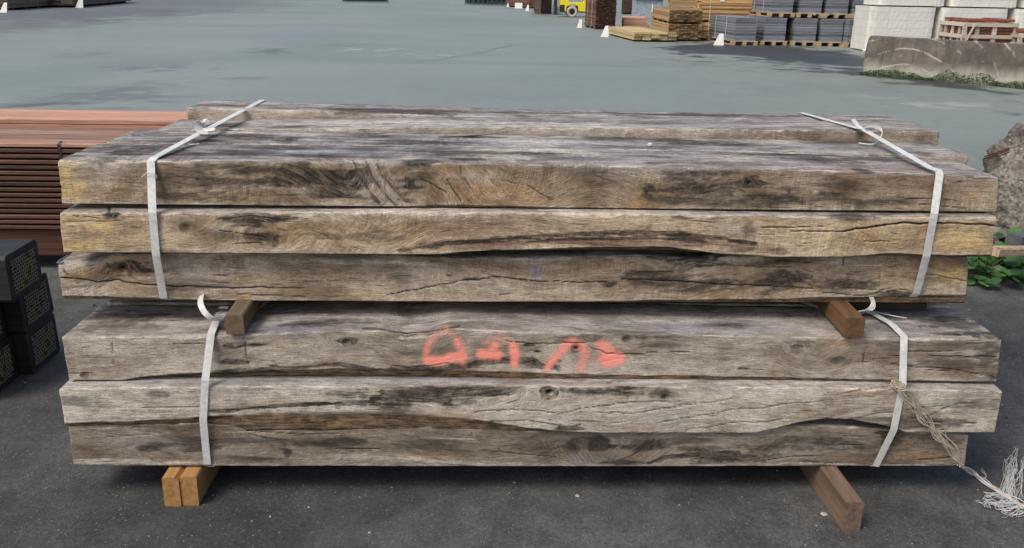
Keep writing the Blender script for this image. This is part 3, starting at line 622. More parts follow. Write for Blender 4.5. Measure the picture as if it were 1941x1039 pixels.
beam('oak_beam', 'top front beam of the lower pile, marked with coral spray paint figures', y4, .14, ex(y4, (118, 640), (132, 727)), ex(y4, (1900, 642), (1888, 725)),
     pl(y4, (118, 640), (200, 638), (350, 640), (480, 634), (640, 629), (720, 628), (770, 634), (815, 630), (850, 623), (1000, 630), (1200, 633), (1400, 637), (1560, 640), (1900, 644)), float(F(1000, 722, y4)[2]),
     pl(y4, (130, 727), (200, 725), (260, 716), (330, 709), (400, 706), (520, 701), (640, 698), (740, 700), (850, 700), (1000, 704), (1060, 708), (1300, 712), (1600, 718), (1888, 725)),
     f4, knots=[(1092, 660, 9, .7), (1187, 643, 7, .2), (658, 650, 8, .3), (160, 712, 7, .4), (1510, 662, 10, 0), (1590, 684, 10, 0)], seed=4, saw=.15, swirls=[(1085, 662, 60, .9), (850, 650, 100, -.35), (1510, 662, 60, .6), (1590, 684, 50, -.6), (1190, 645, 30, .8), (450, 680, 60, -.3)], tint=(1.06, 1.08, 1.1), group=LO,
     wdf=([-1.4, -1.2, -1., -.4, 0., .3, 1.4], [.01, .03, .025, .03, .01, .008, .008]), we=.002, cw=.003, topw=.75)
y5 = -.163
f5 = [E_('pale', 280, 765, 180, 26, .4), E_('dark', 150, 760, 60, 20, .35), E_('pale', 180, 765, 20, 16, .5), E_('red', 290, 770, 40, 14, .2), S_('pale', 5, .9, (230, 792), (330, 786), (420, 780), (520, 776), (700, 765), (900, 742)),
      S_('dark', 5, 1., (400, 779), (480, 774), (560, 768), (640, 764), (700, 762)), S_('dark', 9, .95, (640, 765), (740, 758), (850, 748), (960, 742)), E_('dark', 770, 752, 130, 17, .9), E_('dark', 860, 740, 120, 12, .65), E_('dark', 740, 767, 70, 8, .85), E_('dark', 650, 748, 60, 10, .5), E_('dark', 1150, 742, 60, 10, .75), E_('dark', 1190, 736, 30, 6, .9), E_('dark', 1260, 745, 30, 12, .5), S_('pale', 5, 1., (520, 778), (700, 775), (830, 768), (980, 752)), E_('pale', 1000, 785, 180, 24, .75), E_('pale', 1250, 780, 200, 26, .6), E_('pale', 550, 745, 90, 10, .6), E_('pale', 1500, 760, 250, 20, .4),
      S_('crack', .9, .6, (900, 782), (1000, 776), (1060, 784), (1110, 772), (1200, 762), (1290, 762)), S_('crack', .8, .45, (1100, 780), (1200, 784), (1300, 770)), S_('crack', .8, .5, (1260, 800), (1340, 786), (1440, 772), (1560, 760)), S_('crack', .8, .45, (1250, 775), (1320, 765), (1400, 757)), S_('crack', .8, .45, (1300, 815), (1420, 800), (1500, 795)), S_('crack', .8, .5, (1580, 800), (1660, 785), (1720, 778), (1850, 762)), E_('dark', 1260, 752, 8, 4, 1.), S_('crack', 1., .7, (1600, 745), (1700, 730)),
      S_('dark', 2.5, .6, (900, 800), (1000, 796), (1080, 810), (1100, 804)), E_('dark', 1080, 812, 26, 5, .7), S_('crack', .8, .6, (1700, 800), (1760, 790), (1800, 770)), E_('blue', 700, 718, 400, 8, .5), E_('dark', 870, 712, 30, 4, .4)]
f5b = [E_('warm', 620, 795, 250, 14, 1.), E_('warm', 800, 790, 200, 9, .9), E_('yel', 450, 797, 60, 6, .6)]
beam('oak_beam', 'middle front beam of the lower pile, pale grey with a round knot and wavy wane edges', y5, .12, ex(y5, (112, 735), (124, 803)), ex(y5, (1901, 740), (1886, 820)),
     pl(y5, (112, 738), (400, 733), (700, 733), (900, 732), (1200, 733), (1500, 735), (1901, 742)), float(F(1000, 821, y5)[2]),
     pl(y5, (124, 801), (250, 798), (370, 791), (430, 786), (560, 781), (700, 779), (830, 786), (920, 797), (1000, 811), (1080, 818), (1150, 821), (1430, 821), (1480, 810), (1530, 797), (1570, 792), (1620, 795), (1690, 810), (1720, 821), (1890, 819)),
     f5+f5b, knots=[(1040, 745, 14, .95), (1262, 752, 5, .6)], seed=5, saw=.12, swirls=[(1040, 745, 50, .5), (1110, 775, 110, .3), (1400, 785, 200, .14), (760, 755, 140, .1)], tint=(1.28, 1.32, 1.36), group=LO, we=.003,
     wdf=([-1.4, -1., -.85, .1, .6, .72, 1.05, 1.1, 1.4], [.025, .03, .014, .014, .01, .085, .085, .02, .01]), cw=.004, topw=.8)
y6 = -.150
f6 = [E_('dark', 380, 840, 60, 20, .5), E_('dark', 620, 840, 110, 16, .55), E_('dark', 1000, 850, 60, 22, .35), E_('dark', 1230, 845, 50, 16, .6), E_('warm', 800, 862, 90, 10, .3), E_('dark', 1450, 850, 90, 14, .5), E_('pale', 200, 812, 70, 4, .6), E_('dark', 280, 850, 30, 10, .7), E_('dark', 310, 842, 60, 6, .5), E_('dark', 300, 846, 34, 8, .4), E_('pale', 210, 875, 80, 7, .8), E_('pale', 350, 878, 80, 4, .8), E_('pale', 270, 822, 40, 6, .4), E_('dark', 460, 835, 90, 12, .4), S_('pale', 2, .7, (420, 820), (520, 815), (600, 820)),
      S_('dark', 2, .7, (470, 822), (520, 832), (560, 838)), E_('dark', 545, 860, 8, 10, .7), E_('dark', 790, 845, 160, 18, .4), E_('dark', 480, 870, 60, 6, .5), E_('pale', 900, 878, 160, 5, .8), E_('pale', 750, 868, 140, 7, .5), E_('red', 660, 860, 120, 16, .2), S_('pale', 1.5, .7, (800, 830), (960, 835)),
      E_('dark', 1130, 838, 36, 17, .95), E_('red', 1140, 850, 22, 8, .6), E_('dark', 1085, 845, 20, 12, .6), E_('dark', 1300, 836, 60, 10, .4), S_('dark', 3, .9, (1175, 872), (1200, 862), (1215, 852)), S_('dark', 7, .9, (1230, 878), (1260, 868), (1320, 862), (1400, 858)), E_('dark', 1380, 870, 90, 10, .8), E_('dark', 1180, 878, 50, 5, .8), E_('dark', 1330, 852, 60, 8, .6), E_('pale', 1350, 876, 60, 4, .5), E_('dark', 1560, 840, 130, 18, .55), S_('pale', 1.5, .6, (1560, 826), (1640, 838)), E_('dark', 1690, 830, 30, 20, .7), E_('warm', 1770, 865, 70, 16, .6), S_('dark', 3, .8, (1740, 872), (1800, 866)), E_('dark', 1810, 840, 30, 14, .4), E_('red', 1800, 850, 40, 24, .5), E_('pale', 1500, 878, 200, 4, .4)]
for k in range(10):
    x = 1040+k*9; f6.append(S_('dark', 1.2, .5, (x-16, 835), (x-4, 856), (x+12, 874)))
beam('oak_beam', 'bottom front beam of the lower pile, dark grey brown with scuffed pale lower edge', y6, .12, ex(y6, (131, 806), (139, 882)), ex(y6, (1836, 825), (1828, 885)),
     pl(y6, (131, 803), (400, 801), (700, 801), (1000, 815), (1150, 817), (1440, 817), (1500, 806), (1560, 806), (1650, 812), (1836, 824)), .1005,
     pl(y6, (139, 882), (1000, 884), (1828, 885)), f6, knots=[(1135, 842, 15, .15)], seed=6, saw=.15, swirls=[(1130, 848, 75, 1.2), (1250, 860, 70, -.5), (310, 840, 60, .5), (800, 850, 100, .25)], tint=(.72, .71, .70), group=LO, cw=.005, ncr=40)

# ---- the rows behind, seen from above
def xr_(px, z): return float(G(*px, z)[0])
ft2 = [E_('dark', 430, 258, 90, 5, .7), E_('dark', 800, 270, 160, 5, .7), E_('dark', 1350, 272, 100, 5, .7), E_('dark', 900, 260, 60, 3, .6), E_('dark', 545, 264, 26, 5, .95), E_('pale', 590, 256, 60, 3, 1.), E_('pale', 470, 253, 60, 3, 1.), E_('pale', 650, 257, 50, 3, 1.), E_('pale', 655, 276, 50, 2, 1.), E_('dark', 700, 258, 140, 5, .55), E_('dark', 480, 262, 60, 4, .6), E_('dark', 370, 268, 80, 5, .6), E_('blue', 900, 268, 300, 14, .6), E_('pale', 1000, 268, 130, 8, .6),
       E_('dark', 1270, 266, 60, 7, .8), E_('dark', 1180, 262, 80, 4, .6), E_('pale', 1490, 270, 80, 5, .6), E_('dark', 1600, 270, 120, 6, .5), E_('dark', 1760, 272, 60, 5, .5), S_('dark', 2, .8, (620, 262), (760, 268), (900, 262)), S_('crack', 1.2, .9, (830, 254), (890, 258), (940, 252))]
z2 = 1.008
beam('oak_beam', 'second beam from the front in the top layer, grey upper face with a small split knot at left', .266, .508, (xr_((222, 266), z2),)*2, (xr_((1853, 298), z2), xr_((1853, 298), z2)), [(-1.4, 1.016), (0, 1.012), (1.5, 1.003)], .883, None, ft2, knots=[(548, 264, 6, .7)], nx=700, nf=8, ntp=30, seed=7, tint=(1, 1, 1), group=UP, saw=.6)
ft3 = [E_('pale', 900, 236, 500, 6, .7), E_('pale', 700, 232, 200, 5, .7), E_('dark', 420, 238, 60, 4, .6), E_('dark', 560, 240, 60, 3, .5), E_('dark', 1250, 234, 120, 4, .4), E_('red', 1500, 250, 300, 6, .4), E_('dark', 1640, 252, 40, 6, .5), E_('yel', 1750, 254, 40, 6, .5), E_('yel', 1000, 250, 200, 4, .2), E_('blue', 800, 234, 300, 8, .5)]
beam('oak_beam', 'third beam from the front in the top layer, raised proud of the one before it', .522, .752, (xr_((304, 246), 1.01),)*2, (xr_((1777, 248), 1.04),)*2, [(-1.4, 1.012), (-.9, 1.02), (-.3, 1.036), (1.5, 1.04)], .883, None, ft3, nx=600, nf=10, ntp=22, seed=8, group=UP, saw=.5, ncr=16)
ft4 = [E_('dark', 700, 210, 140, 4, .8), E_('dark', 820, 216, 100, 3, .6), E_('red', 480, 200, 120, 4, .6), E_('pale', 560, 208, 160, 3, .7), E_('dark', 1300, 217, 260, 2.5, .8), E_('dark', 1000, 214, 160, 2, .5), E_('pale', 1050, 217, 120, 2, .7)]
beam('oak_beam', 'rearmost beam in the top layer, its left end standing higher than its neighbour', .756, .985, (xr_((342, 216), 1.045),)*2, (xr_((1670, 216), 1.03),)*2, [(-1.4, 1.058), (-.9, 1.052), (0, 1.036), (1.5, 1.03)], .883, None, ft4, nx=600, nf=10, ntp=20, seed=9, group=UP, saw=.4, ncr=16)
# inner beams (mostly hidden, present so the piles are solid)
hid = 'inner beam behind the front beams of the upper pile'
for k, (z0, z1) in enumerate(((.600, .737), (.741, .880))):
    for j, (a, b) in enumerate(((.252, .49), (.50, .745), (.755, .975))):
        beam('oak_beam', hid, a, b, (-1.33+.03*j,)*2, (1.3+.02*k+.02*j,)*2, [(-2, z1), (2, z1)], z0, None, (), nx=120, nf=4, ntp=4, seed=30+k*3+j, group='inner beams of the upper pile', ncr=2)
zt2 = .523
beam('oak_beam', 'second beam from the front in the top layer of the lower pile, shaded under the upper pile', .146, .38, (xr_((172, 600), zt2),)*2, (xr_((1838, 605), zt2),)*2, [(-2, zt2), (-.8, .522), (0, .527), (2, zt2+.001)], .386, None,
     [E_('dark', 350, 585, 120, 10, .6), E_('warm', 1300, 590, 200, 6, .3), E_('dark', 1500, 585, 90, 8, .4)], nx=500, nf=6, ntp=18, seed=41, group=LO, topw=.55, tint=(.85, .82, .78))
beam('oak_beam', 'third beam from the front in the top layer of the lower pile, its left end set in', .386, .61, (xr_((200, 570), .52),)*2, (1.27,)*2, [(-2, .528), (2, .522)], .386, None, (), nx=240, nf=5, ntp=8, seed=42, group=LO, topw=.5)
beam('oak_beam', 'rearmost beam in the top layer of the lower pile, deep in shade', .616, .85, (-1.27,)*2, (1.24,)*2, [(-2, .525), (2, .522)], .386, None, (), nx=160, nf=5, ntp=6, seed=43, group=LO, topw=.5)
for k, (z0, z1) in enumerate(((.101, .240), (.244, .383))):
    for j, (a, b) in enumerate(((.125, .36), (.367, .6), (.607, .84))):
        beam('oak_beam', 'inner beam behind the front beams of the lower pile', a, b, (-1.32+.03*j,)*2, (1.3+.02*k,)*2, [(-2, z1), (2, z1)], z0, None, (), nx=120, nf=4, ntp=4, seed=50+k*3+j, group='inner beams of the lower pile', ncr=2)

# ------------------------------------------------------------------ bearers
W_ORANGE = wood('fresh_softwood', (.27, .135, .045), (.42, .235, .09), stain=.4, dirt=(.20, .11, .05))
W_BROWN = wood('brown_softwood', (.105, .07, .05), (.20, .135, .095), stain=.5, dirt=(.06, .045, .035))
W_RED = wood('varnished_batten', (.085, .047, .026), (.165, .092, .048), stain=.5, dirt=(.07, .04, .025), rough=.5)
W_DK2 = wood('weathered_batten', (.10, .07, .045), (.185, .13, .082), stain=.4)
W_DK = wood('old_dark_batten', (.022, .019, .017), (.05, .042, .036), stain=.4)
ROUGHEND = None
def bearer(name, label, pf, pb, wdt, z0, z1, mat, notch=False, cham=0., group=None):
    """pf, pb: centre line at front and back ends (x, y)"""
    pf = Vector((pf[0], pf[1], 0)); pb = Vector((pb[0], pb[1], 0)); L = (pb-pf).length; ang = math.atan2(pb.y-pf.y, pb.x-pf.x)
    h = z1-z0; m = MB(); c = .004; hw = wdt/2; n = 24; V = []
    prof = [(-hw+c, 0), (hw-c, 0), (hw, c), (hw, h-c), (hw-c, h), (-hw+c, h), (-hw, h-c), (-hw, c)]
    if cham: prof = [(-hw+c, 0), (hw-c, 0), (hw, c), (hw, h-c), (hw-c, h), (-hw+cham, h), (-hw, h-cham), (-hw, c)]
    for i in range(n+1):
        x = L*i/n
        for (a, b) in prof: V.append((x, a+random.uniform(-.0006, .0006), b+random.uniform(-.0004, .0004)*(0 < b < h)))
    Fc = [(i*8+k, i*8+(k+1) % 8, i*8+8+(k+1) % 8, i*8+8+k) for i in range(n) for k in range(8)]+[tuple(range(7, -1, -1)), tuple(range(n*8, n*8+8))]
    m.add(V, [tuple(reversed(f)) for f in Fc], .5); o = m.build(name, mat); o.location = (pf.x, pf.y, z0); o.rotation_euler = (0, 0, ang)
    return tag(o, label, 'wooden bearer', group)
gb = G(332, 963); gc = G(362, 960)
bearer('wooden_bearer', 'left one of the pair of orange bearers under the lower pile', (-1.076, -.206), (-1.06, .95), .050, 0, .099, W_ORANGE, cham=.012)
bearer('wooden_bearer', 'right one of the pair of orange bearers under the lower pile', (-1.0245, -.202), (-1.008, .95), .050, 0, .099, W_ORANGE, cham=0)
bearer('wooden_bearer', 'brown bearer sticking out under the right half of the lower pile', (.937, -.345), (.925, .95), .054, 0, .099, W_BROWN)
bearer('wooden_bearer', 'short weathered bearer between the two piles beside the left strap', (-.865, -.134), (-.89, .80), .052, .531, .590, W_DK2)
bearer('wooden_bearer', 'reddish brown bearer between the two piles near the right strap', (.952, -.140), (1.0, .80), .056, .531, .593, W_RED)
bearer('wooden_batten', 'thin dark batten lying on the lower pile at the right', (1.285, .11), (.95, .118), .05, .5285, .556, W_DK)

# ------------------------------------------------------------------ straps
def strap(label, P, wd, width, tail_parts=(), group='white straps round the piles'):
    m = MB(); R = resample(P, .02) if False else []
    # straight runs with tight bends
    pts = [Vector(p) for p in P]; out = []
    for i in range(len(pts)-1):
        a, b = pts[i], pts[i+1]; n = max(2, int((b-a).length/.03))
        for k in range(n): out.append(a+(b-a)*k/n)
    out.append(pts[-1])
    m.ribbon(out, wd, width, .0014)
    r = empty('strap', tuple(pts[0]), 0, label, 'strap', group)
    o = m.build('band', STRAP, r, False); o.matrix_parent_inverse = Matrix.Translation(-pts[0]); o.location = (0, 0, 0)
    return r
def child(o, r):
    o.parent = r; o.matrix_parent_inverse = Matrix.Translation(-Vector(r.location)); return o
def FF(px, py, Y): return tuple(F(px, py, Y))
def GG(px, py, z): return tuple(G(px, py, z))
WHITE_CHIP = plain('white_stone', (.72, .70, .66), .7, .1, 30)
WIRE = plain('galvanised_wire', (.45, .45, .44), .35, .2, 20, .5, .9)
sw = .0228
# upper left
zT = 1.0185
r1 = strap('left strap over the upper pile, tied with a curled tail on top', [(F(498, 206, .985)[0], .996, .7), (F(498, 206, .985)[0], .996, 1.0), (F(498, 206, .985)[0], .99, 1.058), GG(385, 249, 1.04), (float(G(292, 299, zT)[0]), .012, zT), (float(F(286, 304, -.002)[0]), -.004, zT-.008), FF(289, 404, -.052), FF(296, 486, -.047), FF(310, 565, -.006), (float(F(310, 567, 0)[0])+.01, .012, z3b-.004), (-.95, .5, z3b-.004)], (1, 0, 0), sw)
r2 = strap('right strap over the upper pile, with a looped end on top', [(F(1520, 214, .985)[0], .996, .7), (F(1520, 214, .985)[0], .996, 1.0), (F(1520, 214, .985)[0], .99, 1.036), GG(1640, 247, 1.05), (float(F(1780, 322, 0)[0])-.012, .03, 1.009), (float(F(1781, 326, -.002)[0]), .004, 1.006), (float(F(1780, 332, -.002)[0]), -.005, .994), FF(1771, 405, -.052), FF(1756, 486, -.047), FF(1737, 557, -.006), (float(F(1737, 558, 0)[0])-.01, .012, .600), (1.1, .5, z3b-.004)], (1, 0, 0), sw)
# lower
r3 = strap('left strap round the lower pile, its buckle tail looping out in the gap', [(-.80, .3, .536), (-.86, .05, .534), GG(412, 603, .532), (float(F(401, 637, y4)[0]), y4-.003, .527), FF(389, 722, y5-.004), FF(385, 796, y5-.005), FF(393, 880, y6-.004), (float(F(393, 880, y6)[0])+.008, y6+.01, .0965), (-.88, .5, .0965)], (1, 0, 0), .022)
r4 = strap('right strap round the lower pile, twine knotted across it', [(.8, .3, .536), (.98, .05, .534), GG(1652, 592, .532), GG(1690, 614, .532), (float(F(1712, 641, y4)[0]), y4-.003, .5265), FF(1711, 730, y5-.004), FF(1694, 815, y5-.006), FF(1660, 884, y6-.004), (float(F(1660, 884, y6)[0])-.008, y6+.01, .0965), (.9, .5, .0965)], (1, 0, 0), .022)
# tails and buckles
def loop_ribbon(P, wd, width, parent, name='tail', mat=None):
    m = MB(); m.ribbon(resample(P, .006), wd, width, .0013); return child(m.build(name, mat or STRAP), parent)
def buckle(c, parent, d=Vector((0, 1, 0)), s=.016):
    m = MB(); c = Vector(c)
    for k in (-1, 1):
        m.tube([c+Vector((-s, k*s*.5, .004)), c+Vector((s, k*s*.5, .004)), c+Vector((s, k*s*.5, .008)), c+Vector((-s, k*s*.5, .008))], .0017, 5, closed=True)
    return child(m.build('buckle', WIRE), parent)
b0 = Vector(GG(388, 250, 1.045))
loop_ribbon([b0+Vector((.012, .0, .0)), b0+Vector((-.010, .0, .003)), b0+Vector((-.020, .002, .015)), b0+Vector((-.014, .006, .030)), b0+Vector((.002, .008, .031)), b0+Vector((.007, .008, .020))], (.9, .5, .2), .024, r1)
buckle(b0+Vector((.012, .01, 0)), r1)
m = MB(); q0 = Vector(GG(350, 273, 1.02)); m.tube(resample([q0+Vector((.02, .02, .008)), q0, q0+Vector((.0, -.02, .003)), q0+Vector((.03, -.024, .003)), q0+Vector((.05, -.016, .004))], .004), .0015, 5); child(m.build('loose_cord', STRAP), r1)
m = MB(); q0 = Vector(FF(286, 330, -.02)); m.tube(resample([q0+Vector((-.026, 0, -.008)), q0+Vector((-.01, -.004, .003)), q0+Vector((.012, -.002, .0)), q0+Vector((.016, 0, -.012))], .004), .0014, 5); child(m.build('loose_cord', STRAP), r1)
b0 = Vector(GG(1632, 246, 1.05))
loop_ribbon([b0+Vector((.02, -.02, .0)), b0+Vector((.0, -.0, .006)), b0+Vector((-.016, .012, .02)), b0+Vector((-.024, .02, .034))], (1, .3, 0), .018, r2)
for k in range(3):
    m = MB(); o_ = .004*k; m.tube(resample([b0+Vector((.0, -.01, .004)), b0+Vector((.03, -.005, .006+o_)), b0+Vector((.055, -.02, .004+o_)), b0+Vector((.055, -.045, -.006)), b0+Vector((.02, -.07-o_, -.035)), b0+Vector((-.03, -.065-o_, -.035))], .005), .0016, 5); child(m.build('loose_cord', STRAP), r2)
buckle(b0+Vector((.02, -.015, 0)), r2)
loop_ribbon([FF(428, 606, -.06), FF(405, 605, -.1), FF(388, 592, -.1), FF(380, 574, -.07), FF(382, 560, .0)], (1, -.3, .6), .020, r3)
buckle(Vector(GG(418, 600, .535)), r3)
m = MB()
for k in range(2):
    c = Vector(FF(424, 583+k*8, -.04)); m.box(c, (.026, .012, .003), bev=0)
child(m.build('clip', WIRE), r3)
for k in range(4):
    m = MB(); o_ = k*.0035; m.tube(resample([FF(1630-k, 590, -.03), Vector(FF(1645, 585, -.07))+Vector((o_, -o_, 0)), Vector(FF(1652, 574, -.06))+Vector((o_, 0, 0)), Vector(FF(1648, 563, .0))+Vector((o_, 0, 0))], .005), .0017, 5); child(m.build('loose_cord', STRAP), r4)
m = MB(); m.tube(resample([GG(1655, 590, .53), GG(1690, 598, .536), GG(1718, 603, .53)], .006), .0015, 5); child(m.build('loose_cord', STRAP), r4)

# metal nail plate driven into the left end of the third beam
m = MB(); xe3 = float(F(112, 520, y3)[0])
for k in range(9): m.box((xe3+.002, .012+.004*(k % 2), .700-k*.009), (.016, .012, .0022), (1, 0, .2*((k % 2)-.5)), r=.5)
m.box((xe3-.002, .040, .665), (.002, .06, .08), r=.5); o = m.build('nail_plate', WIRE, b3o)
# splinter and chips lying on the top
def sliver(label, P, rad, mat):
    P = [Vector(p) for p in P]; r = empty('wood_splinter', tuple(P[0]), 0, label, 'splinter'); m = MB(); n = len(P)
    m.tube(resample(P, .02), [rad*(.25+.75*math.sin(math.pi*min(.97, max(.03, k/(len(resample(P, .02))-1))))) for k in range(len(resample(P, .02)))], 5); child(m.build('sliver', mat), r)
W_SPL = wood('dry_splinter', (.28, .22, .16), (.46, .39, .30), stain=.2)
sliver('long dry splinter lying along the seam on top of the upper pile', [GG(830, 259, 1.019), GG(862, 257, 1.019), GG(905, 255, 1.021), GG(940, 252, 1.024)], .006, W_SPL)
sliver('short pale sliver on the top right part of the upper pile', [GG(1482, 289, 1.012), GG(1496, 287, 1.013), GG(1509, 286, 1.012)], .003, W_SPL)
m = MB(); 
for px, py, sz in ((1232, 274, .007),): c = Vector(GG(px, py, 1.018)); m.box(c, (sz*1.3, sz*2, sz), (1, .4, .2), bev=.001, r=.9)
tag(m.build('white_chip', WHITE_CHIP), 'tiny white chip lying on top of the upper pile right of centre', 'chip')

# ------------------------------------------------------------------ twine hank
def hank():
    r = empty('twine_hank', tuple(F(1703, 725, -.175)), 0, 'frayed twine hanging across the right end of the lower pile down to the asphalt', 'twine')
    rng = random.Random(3)
    main = [FF(1690, 722, -.135), FF(1703, 730, -.175), FF(1720, 752, -.18), FF(1750, 790, -.185), FF(1775, 820, -.185), FF(1800, 850, -.185), FF(1818, 878, -.185), FF(1830, 890, -.16)]
    for k in range(11):
        m = MB(); P = []
        for i, p in enumerate(main):
            t = i/(len(main)-1); sp = .011*math.sin(math.pi*min(1, t*1.15))+.002
            P.append(Vector(p)+Vector((rng.gauss(0, sp), -abs(rng.gauss(0, .004)), rng.gauss(0, sp))))
        m.tube(resample(P, .008), rng.uniform(.0011, .0020), 5); child(m.build('strand', TWINE), r)
    gp = [FF(1818, 880, -.185), GG(1838, 893, .03), GG(1862, 912, .012), GG(1895, 935, .006), GG(1941, 962, .006), GG(1975, 990, .006)]
    for k in range(9):
        m = MB(); P = []
        for i, p in enumerate(gp): P.append(Vector(p)+Vector((rng.gauss(0, .006), rng.gauss(0, .010), abs(rng.gauss(0, .004)))))
        m.tube(resample(P, .008), rng.uniform(.0009, .0014), 5); child(m.build('strand', TUFT if k % 3 else TWINE), r)
    for k in range(2):
        m = MB(); c = Vector(GG(1835, 897, .02)); m.tube(resample([c+Vector((0, 0, .015)), c+Vector((.02, -.03, 0)), c+Vector((.05, -.02, 0)), c+Vector((.04, .0, .01+.01*k))], .006), .0012, 5); child(m.build('strand', TWINE), r)
    t = empty('fibre_tuft', tuple(G(1915, 965)), 0, 'tangle of frayed white fibres lying on the asphalt at the right', 'string')
    def curl(a, b, spread, n, lift):
        a = Vector(a); b = Vector(b)
        for k in range(n):
            m = MB(); P = []; L = rng.randint(7, 12); out = (b-a)*rng.uniform(.6, 1.08); side = Vector((-out.y, out.x, 0)).normalized()
            a0 = a; a = a0+Vector((rng.gauss(0, .008), rng.gauss(0, .008), 0)); w1 = rng.uniform(-1, 1)*spread; w2 = rng.uniform(-1, 1)*spread*1.6; ph = rng.random()*6; back = rng.random() < .7
            for i in range(L+1):
                u = i/L; al = math.sin(u*math.pi)**.8 if back else u
                P.append(a+out*al+side*(w1*math.sin(u*2*math.pi+ph)+w2*(u-.5)+rng.gauss(0, spread*.35))+out.normalized()*rng.gauss(0, .006)+Vector((0, 0, .003+lift*al*rng.uniform(.2, 1)+abs(rng.gauss(0, .004)))))
            m.tube(resample(P, .006), rng.uniform(.0006, .0010), 4); child(m.build('strand', TUFT), t); a = a0
    g = lambda x, y: G(x, y)
    curl(g(1905, 940), g(1925, 862), .014, 9, .02); curl(g(1912, 950), g(1920, 885), .012, 7, .02); curl(g(1925, 950), g(1932, 872), .012, 5, .02)
    curl(g(1925, 955), g(1868, 962), .014, 9, .012); curl(g(1915, 945), g(1866, 945), .012, 5, .01); curl(g(1938, 960), g(1890, 974), .014, 8, .008); curl(g(1960, 965), g(1905, 984), .010, 5, .006)
hank()

# ------------------------------------------------------------------ left: red brown decking bundle
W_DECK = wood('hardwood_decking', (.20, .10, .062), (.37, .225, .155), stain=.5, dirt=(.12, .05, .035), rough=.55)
W_DECKM = wood('shaded_hardwood', (.075, .035, .022), (.15, .072, .048), stain=.4, dirt=(.04, .018, .013), rough=.6)  # boards below the top layer: shade of the deep gaps put into the colour
W_DECKD = wood('dark_hardwood', (.055, .024, .015), (.12, .055, .033), stain=.4, dirt=(.03, .018, .012))
def decking():
    r = empty('decking_bundle', (-2.6, 2.0, 0), 0, 'bundle of red brown hardwood decking boards behind the left end of the timber', 'timber bundle', None)
    rng = random.Random(4); xe = -1.55
    m = MB(); mt_ = MB(); nb = 5; wB = .098; t = .0195; zb = .235; nl = 16; pit = .0292
    for l in range(nl):
        for b in range(nb):
            x1 = xe+rng.uniform(-.012, .012); L = 3.2
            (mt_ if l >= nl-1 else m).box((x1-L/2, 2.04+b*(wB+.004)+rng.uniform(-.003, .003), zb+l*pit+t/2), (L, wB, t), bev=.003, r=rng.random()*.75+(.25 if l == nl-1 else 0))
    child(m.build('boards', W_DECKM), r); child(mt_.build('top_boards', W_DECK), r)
    m = MB()
    m.box((xe-1.62, 2.24, .155), (3.2, .46, .145), bev=.004, r=.5); child(m.build('lower_block', W_DECKD), r)
    for k in range(3): m = MB(); m.box((xe-.45-k*1.1, 2.24, .04), (.08, .5, .078), bev=.003); child(m.build('bearer', W_BROWN), r)
    m = MB()
    for x in (-2.325,):
        m.ribbon([(x, 2.0, .35), (x, 1.988, .69), (x, 2.02, .70)], (1, 0, 0), .016, .0012)
    child(m.build('strap', plain('black_band', (.03, .03, .03), .5)), r)
    r = empty('decking_bundle', (-2.6, 2.7, 0), 0, 'low row of orange brown boards lying behind the decking bundle', 'timber bundle', None)
    m = MB()
    for b in range(4):
        for l in range(6): m.box((xe-1.9+rng.uniform(-.01, .01), 2.64+b*.098, .56+l*.03), (4., .094, .027), bev=.003, r=.7+rng.random()*.3)
    for k in range(3): m.box((xe-.5-k*1.2, 2.8, .27), (.1, .4, .54), r=.2)
    child(m.build('boards', wood('orange_hardwood', (.30, .15, .10), (.46, .26, .185), stain=.35, dirt=(.16, .07, .05))), r)
decking()

# ------------------------------------------------------------------ left: black creosoted sleepers with nail plates
W_BLACK = wood('creosoted_wood', (.012, .012, .013), (.032, .032, .034), stain=.3, dirt=(.05, .045, .04), rough=.6)
def plate_material():
    t = NT('perforated_plate'); tc = t.n('ShaderNodeTexCoord').outputs['Object']
    n = t.noise(tc, 14, 4, .7); c = t.mix(t.ss(n, .42, .62), (.22, .215, .20), (.31, .255, .09))
    c = t.mix(t.ss(t.noise(tc, 30, 3), .55, .7), c, (.05, .04, .03)); t.b.inputs['Metallic'].default_value = .3
    return t.out(c, .55)
PLATE = plate_material()
def sleeper(label, xend, y0, z0, wdt=.238, h=.182, ang=0.):
    r = empty('black_sleeper', (xend, y0, z0), ang, label, 'railway sleeper', 'black sleepers with perforated end plates')
    m = MB(); m.box((-1.2, wdt/2, h/2), (2.4, wdt-.006, h-.004), bev=.012, jit=.002, r=.5); m.build('beam', W_BLACK, r)
    # perforated plate: rows of thin staggered slats with openings
    m = MB(); n_r = 9; n_c = 10; pw = wdt*.72; ph = h*.66; ox = wdt/2; oz = h/2
    for i in range(n_r+1): m.box((.0015+.001, ox, oz-ph/2+ph*i/n_r), (.0025, pw, .0032), r=.4)
    for i in range(n_r):
        for j in range(n_c):
            if random.random() < .12: continue
            y = ox-pw/2+pw*(j+.25+.5*(i % 2))/n_c; m.box((.0015+.0012, y, oz-ph/2+ph*(i+.5)/n_r), (.0022, .0045, ph/n_r), r=.5)
    m.build('end_plate', PLATE, r)
    return r
tt = .155
xs1 = F(104, 640, .95)[0]
sleeper('black sleeper lowest and rearmost of the stack at the left edge', -1.935, .70, .0)
sleeper('lowest nearest black sleeper at the left edge, yellowish plate on its end', -1.985, .455, .0)
sleeper('black sleeper in the middle tier against the decking, yellowish plate on its end', -1.925, .68, .184)
sleeper('black sleeper in the middle tier cut by the left edge of the photo', -1.985, .43, .184)
sleeper('topmost black sleeper of the stack at the left edge', -1.868, .53, .368)
st = empty('strap', (-2.2, .8, .55), 0, 'thin white strap loop on top of the black sleepers', 'strap')
